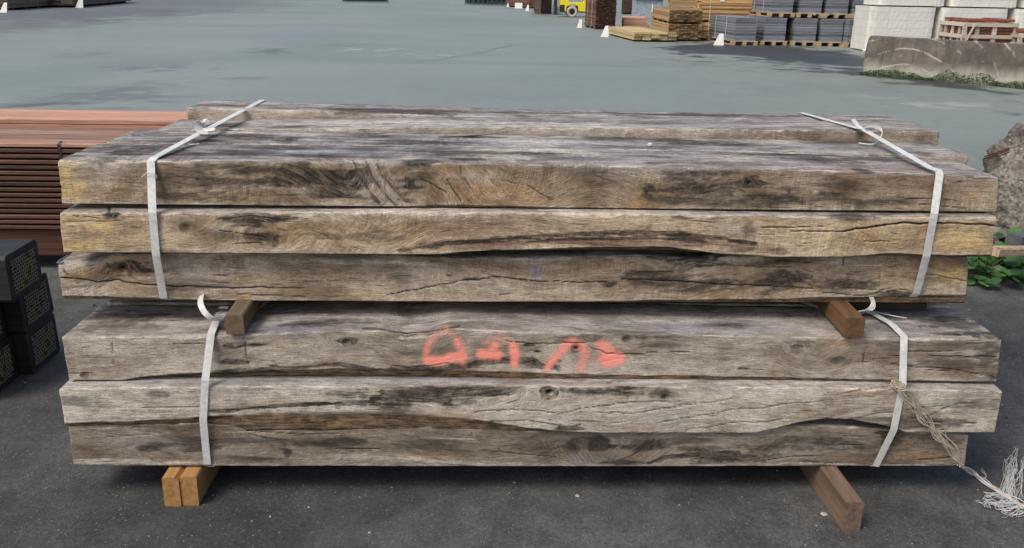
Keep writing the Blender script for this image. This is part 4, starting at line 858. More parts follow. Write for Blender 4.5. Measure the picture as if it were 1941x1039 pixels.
m = MB(); m.ribbon(resample([(-2.3, .66, .552), (-2.2, .66, .59), (-2.10, .66, .585), (-2.04, .66, .552)], .01), (0, 1, 0), .016, .0012); child(m.build('band', STRAP), st)

# ------------------------------------------------------------------ right: concrete lump, scrap, plants
def rock():
    def conc():
        t = NT('broken_concrete'); tc = t.n('ShaderNodeTexCoord').outputs['Object']
        n1 = t.noise(tc, 5, 6, .7); n2 = t.noise(tc, 45, 4, .7); vo = t.n('ShaderNodeTexVoronoi'); t.put(vo.inputs['Vector'], tc); vo.inputs['Scale'].default_value = 42
        c = t.mix(t.ss(n1, .35, .65), (.085, .072, .06), (.31, .285, .245)); c = t.mix(t.mul(t.ss(n2, .48, .62), .8), c, (.07, .06, .05))
        c = t.mix(t.mul(t.ss(vo.outputs['Distance'], .32, .2), t.ss(t.sep(vo.outputs['Color'])[0], .8, .9)), c, (.36, .34, .30))
        t.bump(t.add(n2, t.mul(vo.outputs['Distance'], .6)), 1., .012); return t.out(c, .9)
    bpy_m = conc()
    nu, nv = 120, 80; V = []
    import itertools
    u = np.linspace(0, 2*np.pi, nu, endpoint=False); v = np.linspace(-np.pi/2, np.pi/2, nv); U, Vv = np.meshgrid(u, v)
    def sq(c, p): return np.sign(c)*np.abs(c)**p
    x = sq(np.cos(Vv), .6)*sq(np.cos(U), .6); y = sq(np.cos(Vv), .6)*sq(np.sin(U), .6); z = sq(np.sin(Vv), .7)
    d = 1+.30*(fbm(x*1.6+5, y*1.6+z*1.9, 4)-.5)+.24*(fbm(x*6+z*3, y*6+z*5, 5)-.5)+.12*(fbm(x*22+z*9, y*22-z*17, 6)-.5)
    x = x*.54*d; y = y*.44*d; z = z*.45*d; x = x+(z+.1)*.22
    Pts = np.stack([x, y, z], -1).reshape(-1, 3)
    Fc = [(j*nu+i, j*nu+(i+1) % nu, (j+1)*nu+(i+1) % nu, (j+1)*nu+i) for j in range(nv-1) for i in range(nu)]
    o = mesh_obj('concrete_lump', Pts, Fc, bpy_m, None, True); o.location = (3.42, 2.45, .34); o.rotation_euler = (0, 0, .25)
    tag(o, 'rough lump of broken concrete behind the right end of the timber', 'concrete block')
rock()
RUST = wood('rusty_red_strip', (.06, .025, .018), (.13, .06, .04), stain=.4)
r = empty('rusty_bar', (2.7, 2.25, .7), 0, 'rusty red bars leaning on the concrete lump', 'metal bar')
m = MB()
for k in range(3):
    a = Vector(F(1866, 297+k*4, 2.15)); b = Vector(F(1912, 281+k*4, 2.2)); m.tube([a, b], .0045, 8)
child(m.build('bars', RUST), r)
D_PLANK = wood('pale_broken_wood', (.30, .21, .12), (.48, .37, .24), stain=.3, dirt=(.15, .1, .06))
r = empty('scrap_wood', tuple(F(1915, 478, 1.6)), 0, 'short pale broken piece of wood held up beside the plants', 'wood scrap')
m = MB(); a = Vector(F(1886, 477, 1.55)); b = Vector(F(1990, 473, 1.75)); ax = b-a; m.box((a+b)/2, (ax.length, .05, .042), ax, bev=.005, jit=.004, r=.6); child(m.build('plank', D_PLANK), r)
r = empty('scrap_wood', tuple(F(1935, 452, 1.8)), 0, 'dark slate coloured offcut lying above the pale scrap of wood', 'wood scrap')
m = MB(); a = Vector(F(1922, 455, 1.75)); b = Vector(F(2000, 448, 1.9)); ax = b-a; m.box((a+b)/2, (ax.length, .09, .05), ax, bev=.005, jit=.005, r=.3); child(m.build('plank', plain('slate_grey', (.10, .10, .11), .7)), r)
# something for them to lie on: a low dark block
r = empty('timber_block', (2.75, 1.85, 0), 0, 'dark block under the scraps of wood, mostly behind the plants', 'wooden block')
m = MB(); m.box((3.25, 1.90, .105), (.5, .26, .21), (1, .1, 0), bev=.01, jit=.004, r=.3); child(m.build('block', W_DK), r)

LEAF = None
def leaf_material():
    t = NT('green_leaf'); rr = t.attr('rnd').outputs['Fac']; tc = t.n('ShaderNodeTexCoord').outputs['Object']
    c = t.mix(rr, (.022, .065, .018), (.06, .15, .035)); c = t.mix(t.mul(t.ss(t.noise(tc, 60, 3), .5, .7), .4), c, (.05, .12, .03))
    t.b.inputs['Transmission Weight'].default_value = 0; return t.out(c, .5, .4)
LEAF = leaf_material(); STEMM = plain('plant_stem', (.07, .12, .04), .7)
def leaf(m, c, d, nrm, L, rng, lobed=True):
    """lobed, cupped leaf: base at c, pointing along d"""
    d = Vector(d).normalized(); n = (Vector(nrm)-d*Vector(nrm).dot(d)).normalized(); s = d.cross(n); V = [Vector(c)+d*L*.45-n*L*.05]; K = 18; r_ = rng.random()
    for k in range(K):
        a = 2*math.pi*k/K; rad = .5*(1+.09*math.cos(a*7)+.16*math.cos(a)) if lobed else .5*(1+.2*math.cos(a))
        if k == K//2: rad *= .55
        x = .45+rad*math.cos(a); y = rad*math.sin(a)*.92
        V.append(Vector(c)+d*x*L+s*y*L+n*(y*y*.35*L-.10*L*(x-.4)**2+rng.uniform(-.02, .02)*L))
    m.add(V, [(0, 1+k, 1+(k+1) % K) for k in range(K)], r_)
def plant(label, base, n, rad, h, L, seed, group=None):
    rng = random.Random(seed); r = empty('leafy_plant', tuple(base), 0, label, 'plant', group); ml = MB(); ms = MB(); b = Vector(base)
    for k in range(n):
        an = rng.random()*6.283; q = rad*math.sqrt(rng.random()); tip = b+Vector((math.cos(an)*q, math.sin(an)*q*.7, h*rng.uniform(.25, 1)*(1-.45*q/rad)))
        ms.tube(resample([b+Vector((rng.uniform(-.04, .04), rng.uniform(-.03, .03), 0)), (b+tip)/2+Vector((0, 0, .02)), tip], .03), .0016, 4)
        d = Vector((math.cos(an), math.sin(an)-.5, rng.uniform(-.5, .2))); leaf(ml, tip, d, (rng.uniform(-.5, .5), -.6+rng.uniform(-.3, .4), .9), L*rng.uniform(.6, 1.25), rng)
    child(ml.build('leaves', LEAF), r); child(ms.build('stems', STEMM), r)
plant('low leafy plant at the foot of the concrete lump, nearest the pile', G(1862, 530), 80, .20, .20, .075, 1)
plant('low leafy plant in front of the concrete lump at the right edge', G(1930, 512), 110, .26, .24, .08, 2)
plant('dark leafy plant growing up the side of the concrete lump', G(1925, 490), 60, .2, .34, .06, 3)

# ------------------------------------------------------------------ background yard
def bundle(name, label, cat, corner, dL, LL, dR, LR, z0, layers, lt, mat, nR=1, gap=.003, group=None, jitter=.01, parts=(), boards='R'):
    """stack of boards. corner: nearest bottom corner; dL, dR: ground directions of its two seen sides with lengths LL, LR.
    boards run along dL when boards == 'L' (their ends show on the R side), else along dR"""
    c = Vector((corner[0], corner[1], 0)); dL = Vector((dL[0], dL[1], 0)).normalized(); dR = Vector((dR[0], dR[1], 0)).normalized()
    r = empty(name, (c.x, c.y, z0), math.atan2(dR.y, dR.x), label, cat, group); inv = r.matrix_basis.inverted() if False else Matrix.LocRotScale(Vector((c.x, c.y, z0)), r.rotation_euler.to_quaternion(), None).inverted()
    m = MB()
    for l in range(layers):
        z = z0+l*lt+lt/2
        for k in range(nR):
            j1, j2 = random.uniform(-jitter, jitter), random.uniform(-jitter, jitter)
            if boards == 'L': cc = c+dL*(LL/2+j1)+dR*(LR*(k+.5)/nR+j2*.3)+Vector((0, 0, z)); m.box(cc, (LL, LR/nR-gap, lt-gap), dL, -dR if dL.cross(dR).z < 0 else dR)
            else: cc = c+dR*(LR/2+j1)+dL*(LL*(k+.5)/nR+j2*.3)+Vector((0, 0, z)); m.box(cc, (LR, LL/nR-gap, lt-gap), dR)
    o = m.build('boards', mat, r); o.data.transform(inv)
    r['_h'] = layers*lt
    def loc(o2): o2.data.transform(inv); return o2
    def band(along, t, mt, w_=.025):   # strap over the stack: a vertical line on a side
        mm = MB(); H_ = layers*lt
        if along == 'R': a = c+dR*(LR*t)-dL*.008
        else: a = c+dL*(LL*t)-dR*.008
        back = (dL*(LL+.016) if along == 'R' else dR*(LR+.016))
        wdv = dR if along == 'R' else dL
        mm.ribbon([a+Vector((0, 0, z0-.002)), a+Vector((0, 0, z0+H_*.5)), a+Vector((0, 0, z0+H_+.006)), a+back+Vector((0, 0, z0+H_+.006)), a+back+Vector((0, 0, z0-.002))], wdv, w_, .003)
        loc(mm.build('strap', mt, r))
    def labelcard(along, t, zz, sx=.14, sz=.18):
        mm = MB()
        if along == 'R': a = c+dR*(LR*t)-dL*.02; d = dR
        else: a = c+dL*(LL*t)-dR*.02; d = dL
        mm.box(a+Vector((0, 0, z0+zz)), (sx, .004, sz), d, r=.9); loc(mm.build('label_card', WHITEC, r))
    r_helpers[r.name] = (band, labelcard, loc, c, dL, dR)
    return r
r_helpers = {}
WHITEC = plain('white_card', (.72, .71, .68), .6, .06)
WBAND = plain('pale_band', (.60, .60, .58), .5, .1)
DARKBAND = plain('dark_band', (.05, .05, .05), .5, .1)
def bearers(r, mat=None, n=3, h=.09, along='L', LL=1, LR=1):
    pass
D_TIM = wood('tan_timber', (.30, .19, .09), (.46, .31, .16), 1., stain=.3, dirt=(.16, .09, .045))
D_END = wood('sawn_board_ends', (.10, .06, .025), (.30, .19, .09), 1., stain=.5, dirt=(.04, .022, .012))
D_ORG = wood('orange_timber', (.42, .24, .10), (.60, .38, .18), 1., stain=.2, dirt=(.2, .1, .05))
D_RED = wood('red_brown_boards', (.10, .045, .032), (.17, .085, .06), 1., stain=.3, dirt=(.03, .015, .012))
D_DARK = wood('dark_brown_boards', (.055, .033, .024), (.11, .065, .045), 1., stain=.3, dirt=(.02, .014, .01))
D_GBR = wood('greyed_brown_boards', (.10, .075, .06), (.19, .15, .125), 1., stain=.3, dirt=(.05, .04, .03))
D_GREY = wood('grey_slabs', (.15, .165, .185), (.27, .29, .32), 1., stain=.3, dirt=(.06, .06, .065))

def dirs(pl_, pc, pr):
    c = G(*pc); l = G(*pl_); r = G(*pr)
    return c, (l-c)[:2], float(np.linalg.norm((l-c)[:2])), (r-c)[:2], float(np.linalg.norm((r-c)[:2]))
def base_beams(c, dL, LL, dR, LR, z, n=3, h=.1, mat=W_BROWN, r=None, across='R'):
    c = Vector((c[0], c[1], 0)); dL = Vector((*dL, 0)).normalized(); dR = Vector((*dR, 0)).normalized()
    for k in range(n):
        t = .1+.8*k/(n-1); m = MB()
        if across == 'R': m.box(c+dL*LL*t+dR*LR/2+Vector((0, 0, z+h/2)), (LR-.02, .1, h-.006), dR, r=.5)
        else: m.box(c+dR*LR*t+dL*LL/2+Vector((0, 0, z+h/2)), (LL-.02, .1, h-.006), dL, r=.5)
        o = m.build('bearer', mat, r); o.data.transform(Matrix.LocRotScale(Vector(r.location), r.rotation_euler.to_quaternion(), None).inverted())


# red-brown stack beside the forklift
c, dl, ll, dr, lr = dirs((1103, 50), (1128, 56), (1178, 55))
nr_ = np.array([-dl[1], dl[0]])*-1; nr_ = nr_/np.linalg.norm(nr_)
ra = bundle('board_stack', 'tall stack of dark red brown boards in front of the yellow forklift', 'board stack', c, dl, 1.9, dr, 1.0, .08, 46, .034, D_RED, nR=8, boards='L', jitter=.05)
base_beams(c, dl, 1.9, dr, 1.0, 0, r=ra); h_ = r_helpers[ra.name]; h_[0]('L', .35, WBAND, .03); h_[0]('L', .75, WBAND, .02)
# dark stacks left of forklift
c2, dl2, ll2, dr2, lr2 = dirs((1003, 21), (1025, 29), (1060, 28))
rb = bundle('board_stack', 'dark brown stack of boards just left of the yellow forklift', 'board stack', c2, dl2, 4.2, dr2, 1.0, .08, 34, .04, D_DARK, nR=6, boards='L', jitter=.03); base_beams(c2, dl2, 4.2, dr2, 1., 0, r=rb)
c3 = G(1002, 16); rc = bundle('board_stack', 'reddish board stack behind the small white sign boards at top centre', 'board stack', c3, (-.35, .94), 4.2, (1, .1), 1.1, .08, 30, .045, D_RED, nR=5, boards='L'); base_beams(c3, (-.35, .94), 4.2, (1, .1), 1.1, 0, r=rc)
c3 = G(1178, 27); rd = bundle('board_stack', 'dark board stack in the gap right of the tall red brown stack', 'board stack', c3, (.15, 1), 3.5, (1, .02), 1.5, .08, 34, .04, D_DARK, nR=8, boards='L'); base_beams(c3, (.15, 1), 3.5, (1, .02), 1.5, 0, r=rd)
# low pinkish pile behind
c3 = G(1180, 54); re_ = bundle('board_stack', 'low pinkish board pile between the red brown stack and the tan timber', 'board stack', c3, (.15, 1), 3.0, (1, .0), .9, .05, 9, .035, wood('pinkish_boards', (.40, .20, .13), (.55, .32, .22)), nR=7, boards='R'); base_beams(c3, (.15, 1), 3, (1, 0), .9, -.04, r=re_, h=.09)
# low flat pack in front
c4 = G(1201, 79); p1 = G(1153, 66)
dl4 = (p1-c4)[:2]
rf = bundle('board_stack', 'low flat pack of thick tan boards lying in front of the tan timber', 'board stack', c4, dl4, float(np.linalg.norm(dl4)), (1, .015), 1.25, .05, 4, .055, wood('pale_green_tan_timber', (.34, .25, .12), (.52, .41, .22), stain=.25, dirt=(.2, .13, .06)), nR=5, boards='L', jitter=.08); base_beams(c4, dl4, float(np.linalg.norm(dl4)), (1, .015), 1.2, -.04, r=rf, h=.09)
# tan timber, two tiers
c5 = G(1266, 78); l5 = G(1213, 58); dl5 = (l5-c5)[:2]; dl5 = dl5/np.linalg.norm(dl5); dr5 = np.array([1, .015])
for k, (z, nl) in enumerate(((.06, 13), (.56, 9))):
    rg = bundle('timber_bundle', ('lower', 'upper')[k]+' of the two tan timber bundles, dark sawn ends facing right', 'timber bundle', c5+np.array([0, .02*k, 0]), dl5, 3.6, dr5, .98, z, nl-1 if k == 0 else 9, .036, D_END, nR=9, boards='L', jitter=.03)
    base_beams(c5, dl5, 3.6, dr5, .98, z-.055, h=.055, n=4, r=rg, mat=D_TIM)
    b_, lc, loc, c_, d1_, d2_ = r_helpers[rg.name]; b_('L', .12, WBAND, .02); b_('L', .62, WBAND, .02)
    m = MB()   # lengthwise faces of the outer boards
    H_ = rg['_h']; nn = int(H_/.036)
    for l in range(nn): m.box(c_+d1_*1.79-d2_*.006+Vector((0, 0, z+l*.036+.018)), (3.58, .01, .031), d1_, d2_)
    loc(m.build('side_boards', D_TIM, rg))
    if k == 1: lc('L', .93, .28, .2, .25)
# orange stack (tall, two tiers)
c6 = G(1328, 77); d6 = (.1, 1.)
for k, (z, nl) in enumerate(((.06, 13), (.60, 20), (1.36, 8))):
    rg = bundle('timber_bundle', ('lowest', 'middle', 'topmost')[k]+' orange timber bundle standing left of the grey slab pallets', 'timber bundle', c6+np.array([0, .3, 0])+np.array([0, .02*k, 0]), d6, 1.1, (1, .0), 3.2 if k else 3.2, z, nl, .035, D_ORG, nR=6, boards='R', jitter=.05)
    base_beams(c6+np.array([0, .3, 0]), d6, 1.1, (1, 0), 3.2, z-.055, h=.055, n=4, r=rg, mat=D_ORG, across='L')
    b_, lc, loc, c_, d1_, d2_ = r_helpers[rg.name]; b_('R', .09, WBAND, .02)
    if k == 1: lc('R', .2, .62); 
c6b = G(1268, 40)
rg = bundle('timber_bundle', 'tall tan timber bundle behind the two tier tan timber', 'timber bundle', c6b, (.1, 1), 1.1, (1, 0), 2.2, .06, 50, .035, D_TIM, nR=5, boards='R', jitter=.04); r_helpers[rg.name][1]('R', .25, 1.72); base_beams(c6b, (.1, 1), 1.1, (1, 0), 2.2, 0, h=.055, r=rg)
# dark slab roof boards at the top
rg = bundle('board_stack', 'thin dark sheets on a wrapped pack at the top edge', 'board stack', G(1200, 34), (.1, 1), 1.2, (1, 0), 1.6, .9, 3, .03, D_DARK, nR=1, boards='R'); 
m = MB(); cc = Vector(G(1200, 34)); m.box(cc+Vector((.8, .6, .45)), (1.4, 1.0, .88), (1, 0, 0), r=.5); o = m.build('lower_pack', plain('blue_grey_wrap', (.30, .35, .40), .5), rg); o.data.transform(Matrix.Translation(-Vector(rg.location)))

# ---- white sign boards leaning at the stack corners
def sign_board(label, px_b, wpx, hpx, lean=.25, tri=True):
    b = G(*px_b); d = float((b-CAMP)@fw); k = d/FPX; wd_ = wpx*k; h_ = hpx*k
    r = empty('sign_board', tuple(b), 0, label, 'sign board', 'white boards leaning at the stack corners')
    m = MB()
    if tri: V = [(-wd_*.5, 0, 0), (wd_*.5, 0, 0), (wd_*.5, .12, h_), (wd_*.12, .12, h_)]
    else: V = [(-wd_*.5, 0, 0), (wd_*.5, 0, 0), (wd_*.5, .10, h_), (-wd_*.5, .10, h_)]
    V2 = [(x, y+.02, z) for x, y, z in V]
    m.add([Vector(v) for v in V+V2], [(0, 1, 2, 3), (7, 6, 5, 4), (0, 4, 5, 1), (1, 5, 6, 2), (2, 6, 7, 3), (3, 7, 4, 0)], .9)
    m.build('panel', WHITEC, r)
    m = MB(); m.box((wd_*.42, .10, h_*.35), (.03, .03, h_*.7), r=.5); m.build('prop', D_TIM, r); return r
sign_board('white board leaning at the left foot of the tall red brown stack', (1098, 53), 10, 16)
sign_board('white board standing left of the low flat pack of tan boards', (1146, 70), 15, 20)
sign_board('wood backed white board in front of the leftmost grey slab pallet', (1362, 86), 20, 21)
sign_board('small white board left of the dark brown stack near the top', (999, 21), 7, 11)
sign_board('small white board nearest the dark green rack', (963, 13), 6, 10)
sign_board('white rectangular board between the two small ones at top centre', (983, 16), 14, 10, tri=False)
sign_board('white board leaning between two stacks at the top left', (150, 15), 15, 20)
sign_board('white board at the top left corner of the photo', (6, 24), 14, 18)
sign_board('small white tag on the stack at the top left corner', (18, 7), 7, 9)
sign_board('small white board beside the low pinkish pile', (1208, 53), 5, 10, tri=False)

# ---- stacks at top left
for (pc, dL_, LL_, dR_, LR_, mt, lab) in ((G(15, 20), (-1, .3), 3., (-.12, 1), 6., D_GBR, 'greyed brown board stack in the top left corner'),
                                        (G(137, 15), (-1, .35), 3.3, (-.14, 1), 12., D_GBR, 'long brown board stack right of the one in the top left corner')):
    r = bundle('board_stack', lab, 'board stack', pc, dL_, LL_, dR_, LR_, .1, 18, .045, mt, nR=6, boards='R', jitter=.05)
    base_beams(pc, dL_, LL_, dR_, LR_, 0, n=4, r=r, across='L', mat=D_DARK)
    for k in (.12, .5, .85): r_helpers[r.name][0]('R', k, WBAND, .03)
# dark green racks
TEAL = plain('dark_green_steel', (.025, .06, .065), .5, .2)
def rack(label, pxl, pxr, h=.8, dp=1.2):
    a = Vector(G(*pxl)); b = Vector(G(*pxr)); L = (b-a).length; r = empty('steel_rack', tuple(a), math.atan2((b-a).y, (b-a).x), label, 'steel rack', None); m = MB()
    for y in (0, dp):
        for z in (.1, .45, h): m.box((L/2, y, z), (L, .07, .08))
        n = 9
        for k in range(n+1): m.box((L*k/n, y, h/2+.02), (.07, .06, h-.03))
    for k in (0, L): 
        for z in (.1, h): m.box((k, dp/2, z), (.05, dp-.08, .05))
    m.build('frame', TEAL, r); m = MB()
    for k in range(4): m.box((L*(k+.5)/4, dp/2, .36), (L/4-.06, dp-.15, .42), bev=.03, jit=.02)
    m.build('load', plain('dark_load_'+str(int(L)), (.03, .045, .05), .6), r)
rack('dark green steel rack with pale load at the top centre', (882, 9), (960, 11)); rack('dark green steel rack at the top edge left of centre', (652, 4), (735, 5))

# ---- yellow forklift
def forklift():
    w_ = G(1084, 33); r = empty('forklift', (w_[0], w_[1], 0), 0, 'yellow forklift truck half hidden behind the red brown stack', 'forklift')
    Y_ = plain('yellow_paint', (.80, .62, .02), .35, .08, 3, .5); K = plain('black_steel', (.02, .02, .022), .5, .3); T = plain('pale_tyre', (.42, .39, .33), .8, .15); GY = plain('grey_steel', (.16, .17, .18), .5)
    m = MB(); V = []   # body side profile extruded, chamfered shoulders
    prof = [(-.62, .28), (-.30, .28), (-.28, .52), (-.12, .60), (.14, .60), (.30, .52), (.32, .28), (1.05, .28), (1.08, .60), (1.42, .60), (1.62, .45), (1.70, .55), (1.72, 1.0), (1.45, 1.12), (.75, 1.08), (.55, .72), (-.15, .70), (-.35, 1.12), (-.55, 1.12)]
    def ext(prof, y0, y1, mm, rr=.5):
        n = len(prof); mm.add([Vector((x, y0, z)) for x, z in prof]+[Vector((x, y1, z)) for x, z in prof], [tuple(range(n)), tuple(range(2*n-1, n-1, -1))]+[(k+n, (k+1) % n+n, (k+1) % n, k) for k in range(n)], rr)
    ext(prof, .02, 1.08, m); o = m.build('body', Y_, r)
    mod = o.modifiers.new('b', 'BEVEL'); mod.width = .02; mod.segments = 2
    m = MB(); m.box((.45, .55, .36), (2.0, .9, .26)); m.box((-.5, .04, .44), (.24, .06, .3)); m.build('chassis', K, r)
    m = MB(); m.box((-.66, .55, .32), (.12, .9, .36), bev=.02); m.build('front_plate', GY, r)
    for (x, y, R) in ((0, -.03, .265), (0, 1.0, .265), (1.25, .0, .24), (1.25, 1.0, .24)):
        wr = MB(); n = 28; P = []
        for (rr, yy) in ((R*.55, 0), (R*.92, 0), (R, .03), (R, .17), (R*.92, .2), (R*.55, .2)): P.append((rr, yy))
        V = [Vector((math.cos(2*math.pi*k/n)*rr, yy, math.sin(2*math.pi*k/n)*rr)) for rr, yy in P for k in range(n)]
        Fc = [(a*n+k, a*n+(k+1) % n, ((a+1) % 6)*n+(k+1) % n, ((a+1) % 6)*n+k) for a in range(6) for k in range(n)]
        wr.add(V, Fc, .5); t_ = wr.build('wheel', T, r, True); t_.location = (x, y-.05, R+.003)
        hb = MB()
        for (r1_, r2_, y1_) in ((R*.56, R*.3, .04), (R*.3, .001, .02)):
            hb.add([Vector((math.cos(2*math.pi*k/n)*rr, yy, math.sin(2*math.pi*k/n)*rr)) for rr, yy in ((r1_, .05), (r1_, y1_), (r2_, y1_)) for k in range(n)], [(a*n+k, a*n+(k+1) % n, (a+1)*n+(k+1) % n, (a+1)*n+k) for a in range(2) for k in range(n)], .3)
        hb.box((0, .03, 0), (R*.32, .05, R*.32)); hb.build('rim', K if R > .25 else GY, t_)
    m = MB()
    for y in (.1, 1.0):
        m.tube([(-.32, y, 1.1), (-.1, y, 2.05), (1.0, y, 2.05), (1.4, y, 1.1)], .035, 8)
    for x in (-.05, .2, .45, .7, .95): m.box((x, .55, 2.06), (.04, .94, .03))
    m.build('overhead_guard', K, r)
    m = MB(); m.box((.62, .55, .90), (.46, .5, .14), bev=.04); m.box((.86, .55, 1.2), (.12, .48, .5), bev=.04); m.build('seat', K, r)
    m = MB()
    for y in (.28, .8): m.box((-.80, y, 1.2), (.12, .08, 2.2))
    for z in (.3, 1.3, 2.25): m.box((-.80, .54, z), (.08, .46, .08))
    m.build('mast', K, r); m = MB()
    for y in (.3, .8): m.box((-.9, y, .35), (.04, .1, .5)); m.box((-1.45, y, .10), (1.1, .1, .035))
    m.build('forks', GY, r)
forklift()

# ---- grey slab pallets
W_PAL = wood('pallet_softwood', (.34, .24, .14), (.50, .38, .24), stain=.4, dirt=(.14, .1, .06))
def slab_pallet():
    r = empty('slab_pallet', (0, 0, 0), 0, 'x', 'slab pallet', 'pallets of grey slabs in the yard')
    m = MB(); Wd, Dp = .76, 2.3
    for x in (.06, Wd/2, Wd-.06):
        for y in (.06, Dp/2, Dp-.06): m.box((x, y, .062), (.11, .13, .078), r=.5)
        m.box((x, Dp/2, .012), (.1, Dp, .02), r=.6)
    for y in np.linspace(.05, Dp-.05, 9): m.box((Wd/2, y, .112), (Wd, .1, .02))
    m.build('pallet', W_PAL, r)
    m = MB(); z = .124; k = 0
    while z < .745:
        t = random.uniform(.026, .034); j = random.uniform(-.009, .009)
        m.box((Wd/2+j, Dp/2+random.uniform(-.008, .008), z+t/2), (Wd-.15, Dp-.04, t-.006), r=random.random()); z += t; k += 1
    m.build('slabs', D_GREY, r)
    for y in (.75, 1.7):
        m = MB(); m.ribbon([(.062, y, .13), (.060, y, .75), (Wd/2, y, .757), (Wd-.060, y, .75), (Wd-.062, y, .13)], (0, 1, 0), .035, .002); m.build('strap', WBAND, r)
    return r
sp0 = slab_pallet()
def copy_tree(o, parent=None):
    c_ = o.copy(); COL.objects.link(c_); c_.parent = parent
    for ch in list(o.children): copy_tree(ch, c_)
    return c_
lo_px = [(1386, 86), (1441, 86), (1499, 87), (1549, 88), (1600, 90)]; hi_px = [(1452, 86), (1506, 87), (1556, 88), (1607, 89)]
order = ('leftmost', 'second', 'third', 'fourth', 'rightmost'); first = True
for tier, lst in enumerate((lo_px, hi_px)):
    for k, p in enumerate(lst):
        g_ = G(*p); o = sp0 if first else copy_tree(sp0); first = False
        o.location = (g_[0], g_[1]+.12*tier, .762*tier); o.rotation_euler.z = (.06 if k == 0 and not tier else .012*(k-2))
        o['label'] = ('grey slab pallet on the ground, %s of the bottom row of slab pallets' if tier == 0 else 'grey slab pallet stacked on another, %s of the upper row of slab pallets') % (order[k] if tier == 0 or k < 3 else 'rightmost')
# the leftmost pallet shows its long side with two white straps
# ---- white block packs
def pack_material():
    t = NT('film_wrapped_blocks'); tc = t.n('ShaderNodeTexCoord').outputs['Object']
    br = t.n('ShaderNodeTexBrick'); 
    sx = t.n('ShaderNodeSeparateXYZ'); t.put(sx.inputs[0], tc); cx = t.n('ShaderNodeCombineXYZ'); t.put(cx.inputs[0], t.add(sx.outputs[0], sx.outputs[1])); t.put(cx.inputs[1], sx.outputs[2])
    t.put(br.inputs['Vector'], cx.outputs[0]); br.inputs['Scale'].default_value = 1; br.inputs['Brick Width'].default_value = .5; br.inputs['Row Height'].default_value = .2; br.inputs['Mortar Size'].default_value = .006; br.offset = 0
    br.inputs['Color1'].default_value = (.68, .66, .60, 1); br.inputs['Color2'].default_value = (.64, .625, .575, 1); br.inputs['Mortar'].default_value = (.50, .49, .45, 1)
    n = t.noise(tc, 6, 5, .65, .6); c = t.mix(t.mul(t.ss(n, .5, .7), .3), br.outputs['Color'], (.55, .55, .56))
    t.bump(t.noise(t.vmul(tc, (3, 3, 9)), 1, 4, .6, .5), .25, .008); return t.out(c, .35, .5)
PACK = pack_material(); FILM = plain('crumpled_film', (.62, .63, .64), .25, .15, 10, .6); BLUESIDE = None
def white_pack(label, x, y, z, Wd, Dp, H_, rz=0., skirt=False):
    r = empty('block_pack', (x, y, z), rz, label, 'block pack', 'white block packs behind the concrete barrier')
    m = MB(); m.box((Wd/2, Dp/2, .014), (Wd-.4, Dp-.4, .026), r=.5); m.build('pallet', W_PAL, r)
    nx_, nz_ = 26, 24; rng = random.Random(int(x*100)); bm_V = []
    m = MB(); 
    # film wrapped pack: rounded box with crumpled sides
    prof = []
    V = []; K = 64
    for j in range(nz_+1):
        zz = .03+(H_-.03)*j/nz_
        for k in range(K):
            a = 2*math.pi*k/K; ca, sa = math.cos(a), math.sin(a); p_ = 14; q_ = (abs(ca)**p_+abs(sa)**p_)**(-1/p_)
            w_ = .003*math.sin(k*2.3+j*.9+x)+rng.uniform(-.0015, .0015)
            V.append(Vector((Wd/2+(Wd/2-.01+w_)*ca*q_, Dp/2+(Dp/2-.01+w_)*sa*q_, zz)))
    Fc = [(j*K+k, j*K+(k+1) % K, (j+1)*K+(k+1) % K, (j+1)*K+k) for j in range(nz_) for k in range(K)]+[tuple(range(K-1, -1, -1)), tuple(range(nz_*K, nz_*K+K))]
    m.add(V, Fc, .5); m.build('blocks', PACK, r)
    if skirt:
        m = MB(); V = []; n = 30
        for j in range(5):
            for k in range(n):
                t_ = k/(n-1); q_ = j/4; V.append(Vector((-.03-.10*q_-.05*rng.random()*q_+Wd*.6*t_, -.02-.16*q_-.05*rng.random()*q_+(Dp*.0)*t_, .20*(1-q_)**1.5+.012+.02*rng.random())))
        m.add(V, [(j*n+k, j*n+k+1, (j+1)*n+k+1, (j+1)*n+k) for j in range(4) for k in range(n-1)], .5); m.build('film_skirt', FILM, r)
    return r
g0 = G(1624, 95); k = 0
names = ('leftmost', 'second', 'third', 'fourth')
for k, px in enumerate(((1624, 95), (1752, 97), (1882, 99), (2010, 101))):
    q_ = G(*px); white_pack('white film wrapped block pack behind the concrete barrier, %s of the bottom row' % names[k] if k < 3 else 'white film wrapped block pack of the bottom row, just cut off by the right edge', q_[0], 20.35-.12*k, 0, 1.74, 1.2, 1.13, -.02, skirt=(k == 0))
    white_pack('white film wrapped block pack behind the barrier, %s of the upper row' % names[k] if k < 3 else 'white film wrapped block pack of the upper row, just cut off by the right edge', q_[0]+.22, 20.4-.12*k, 1.135, 1.74, 1.2, 1.1, -.02)

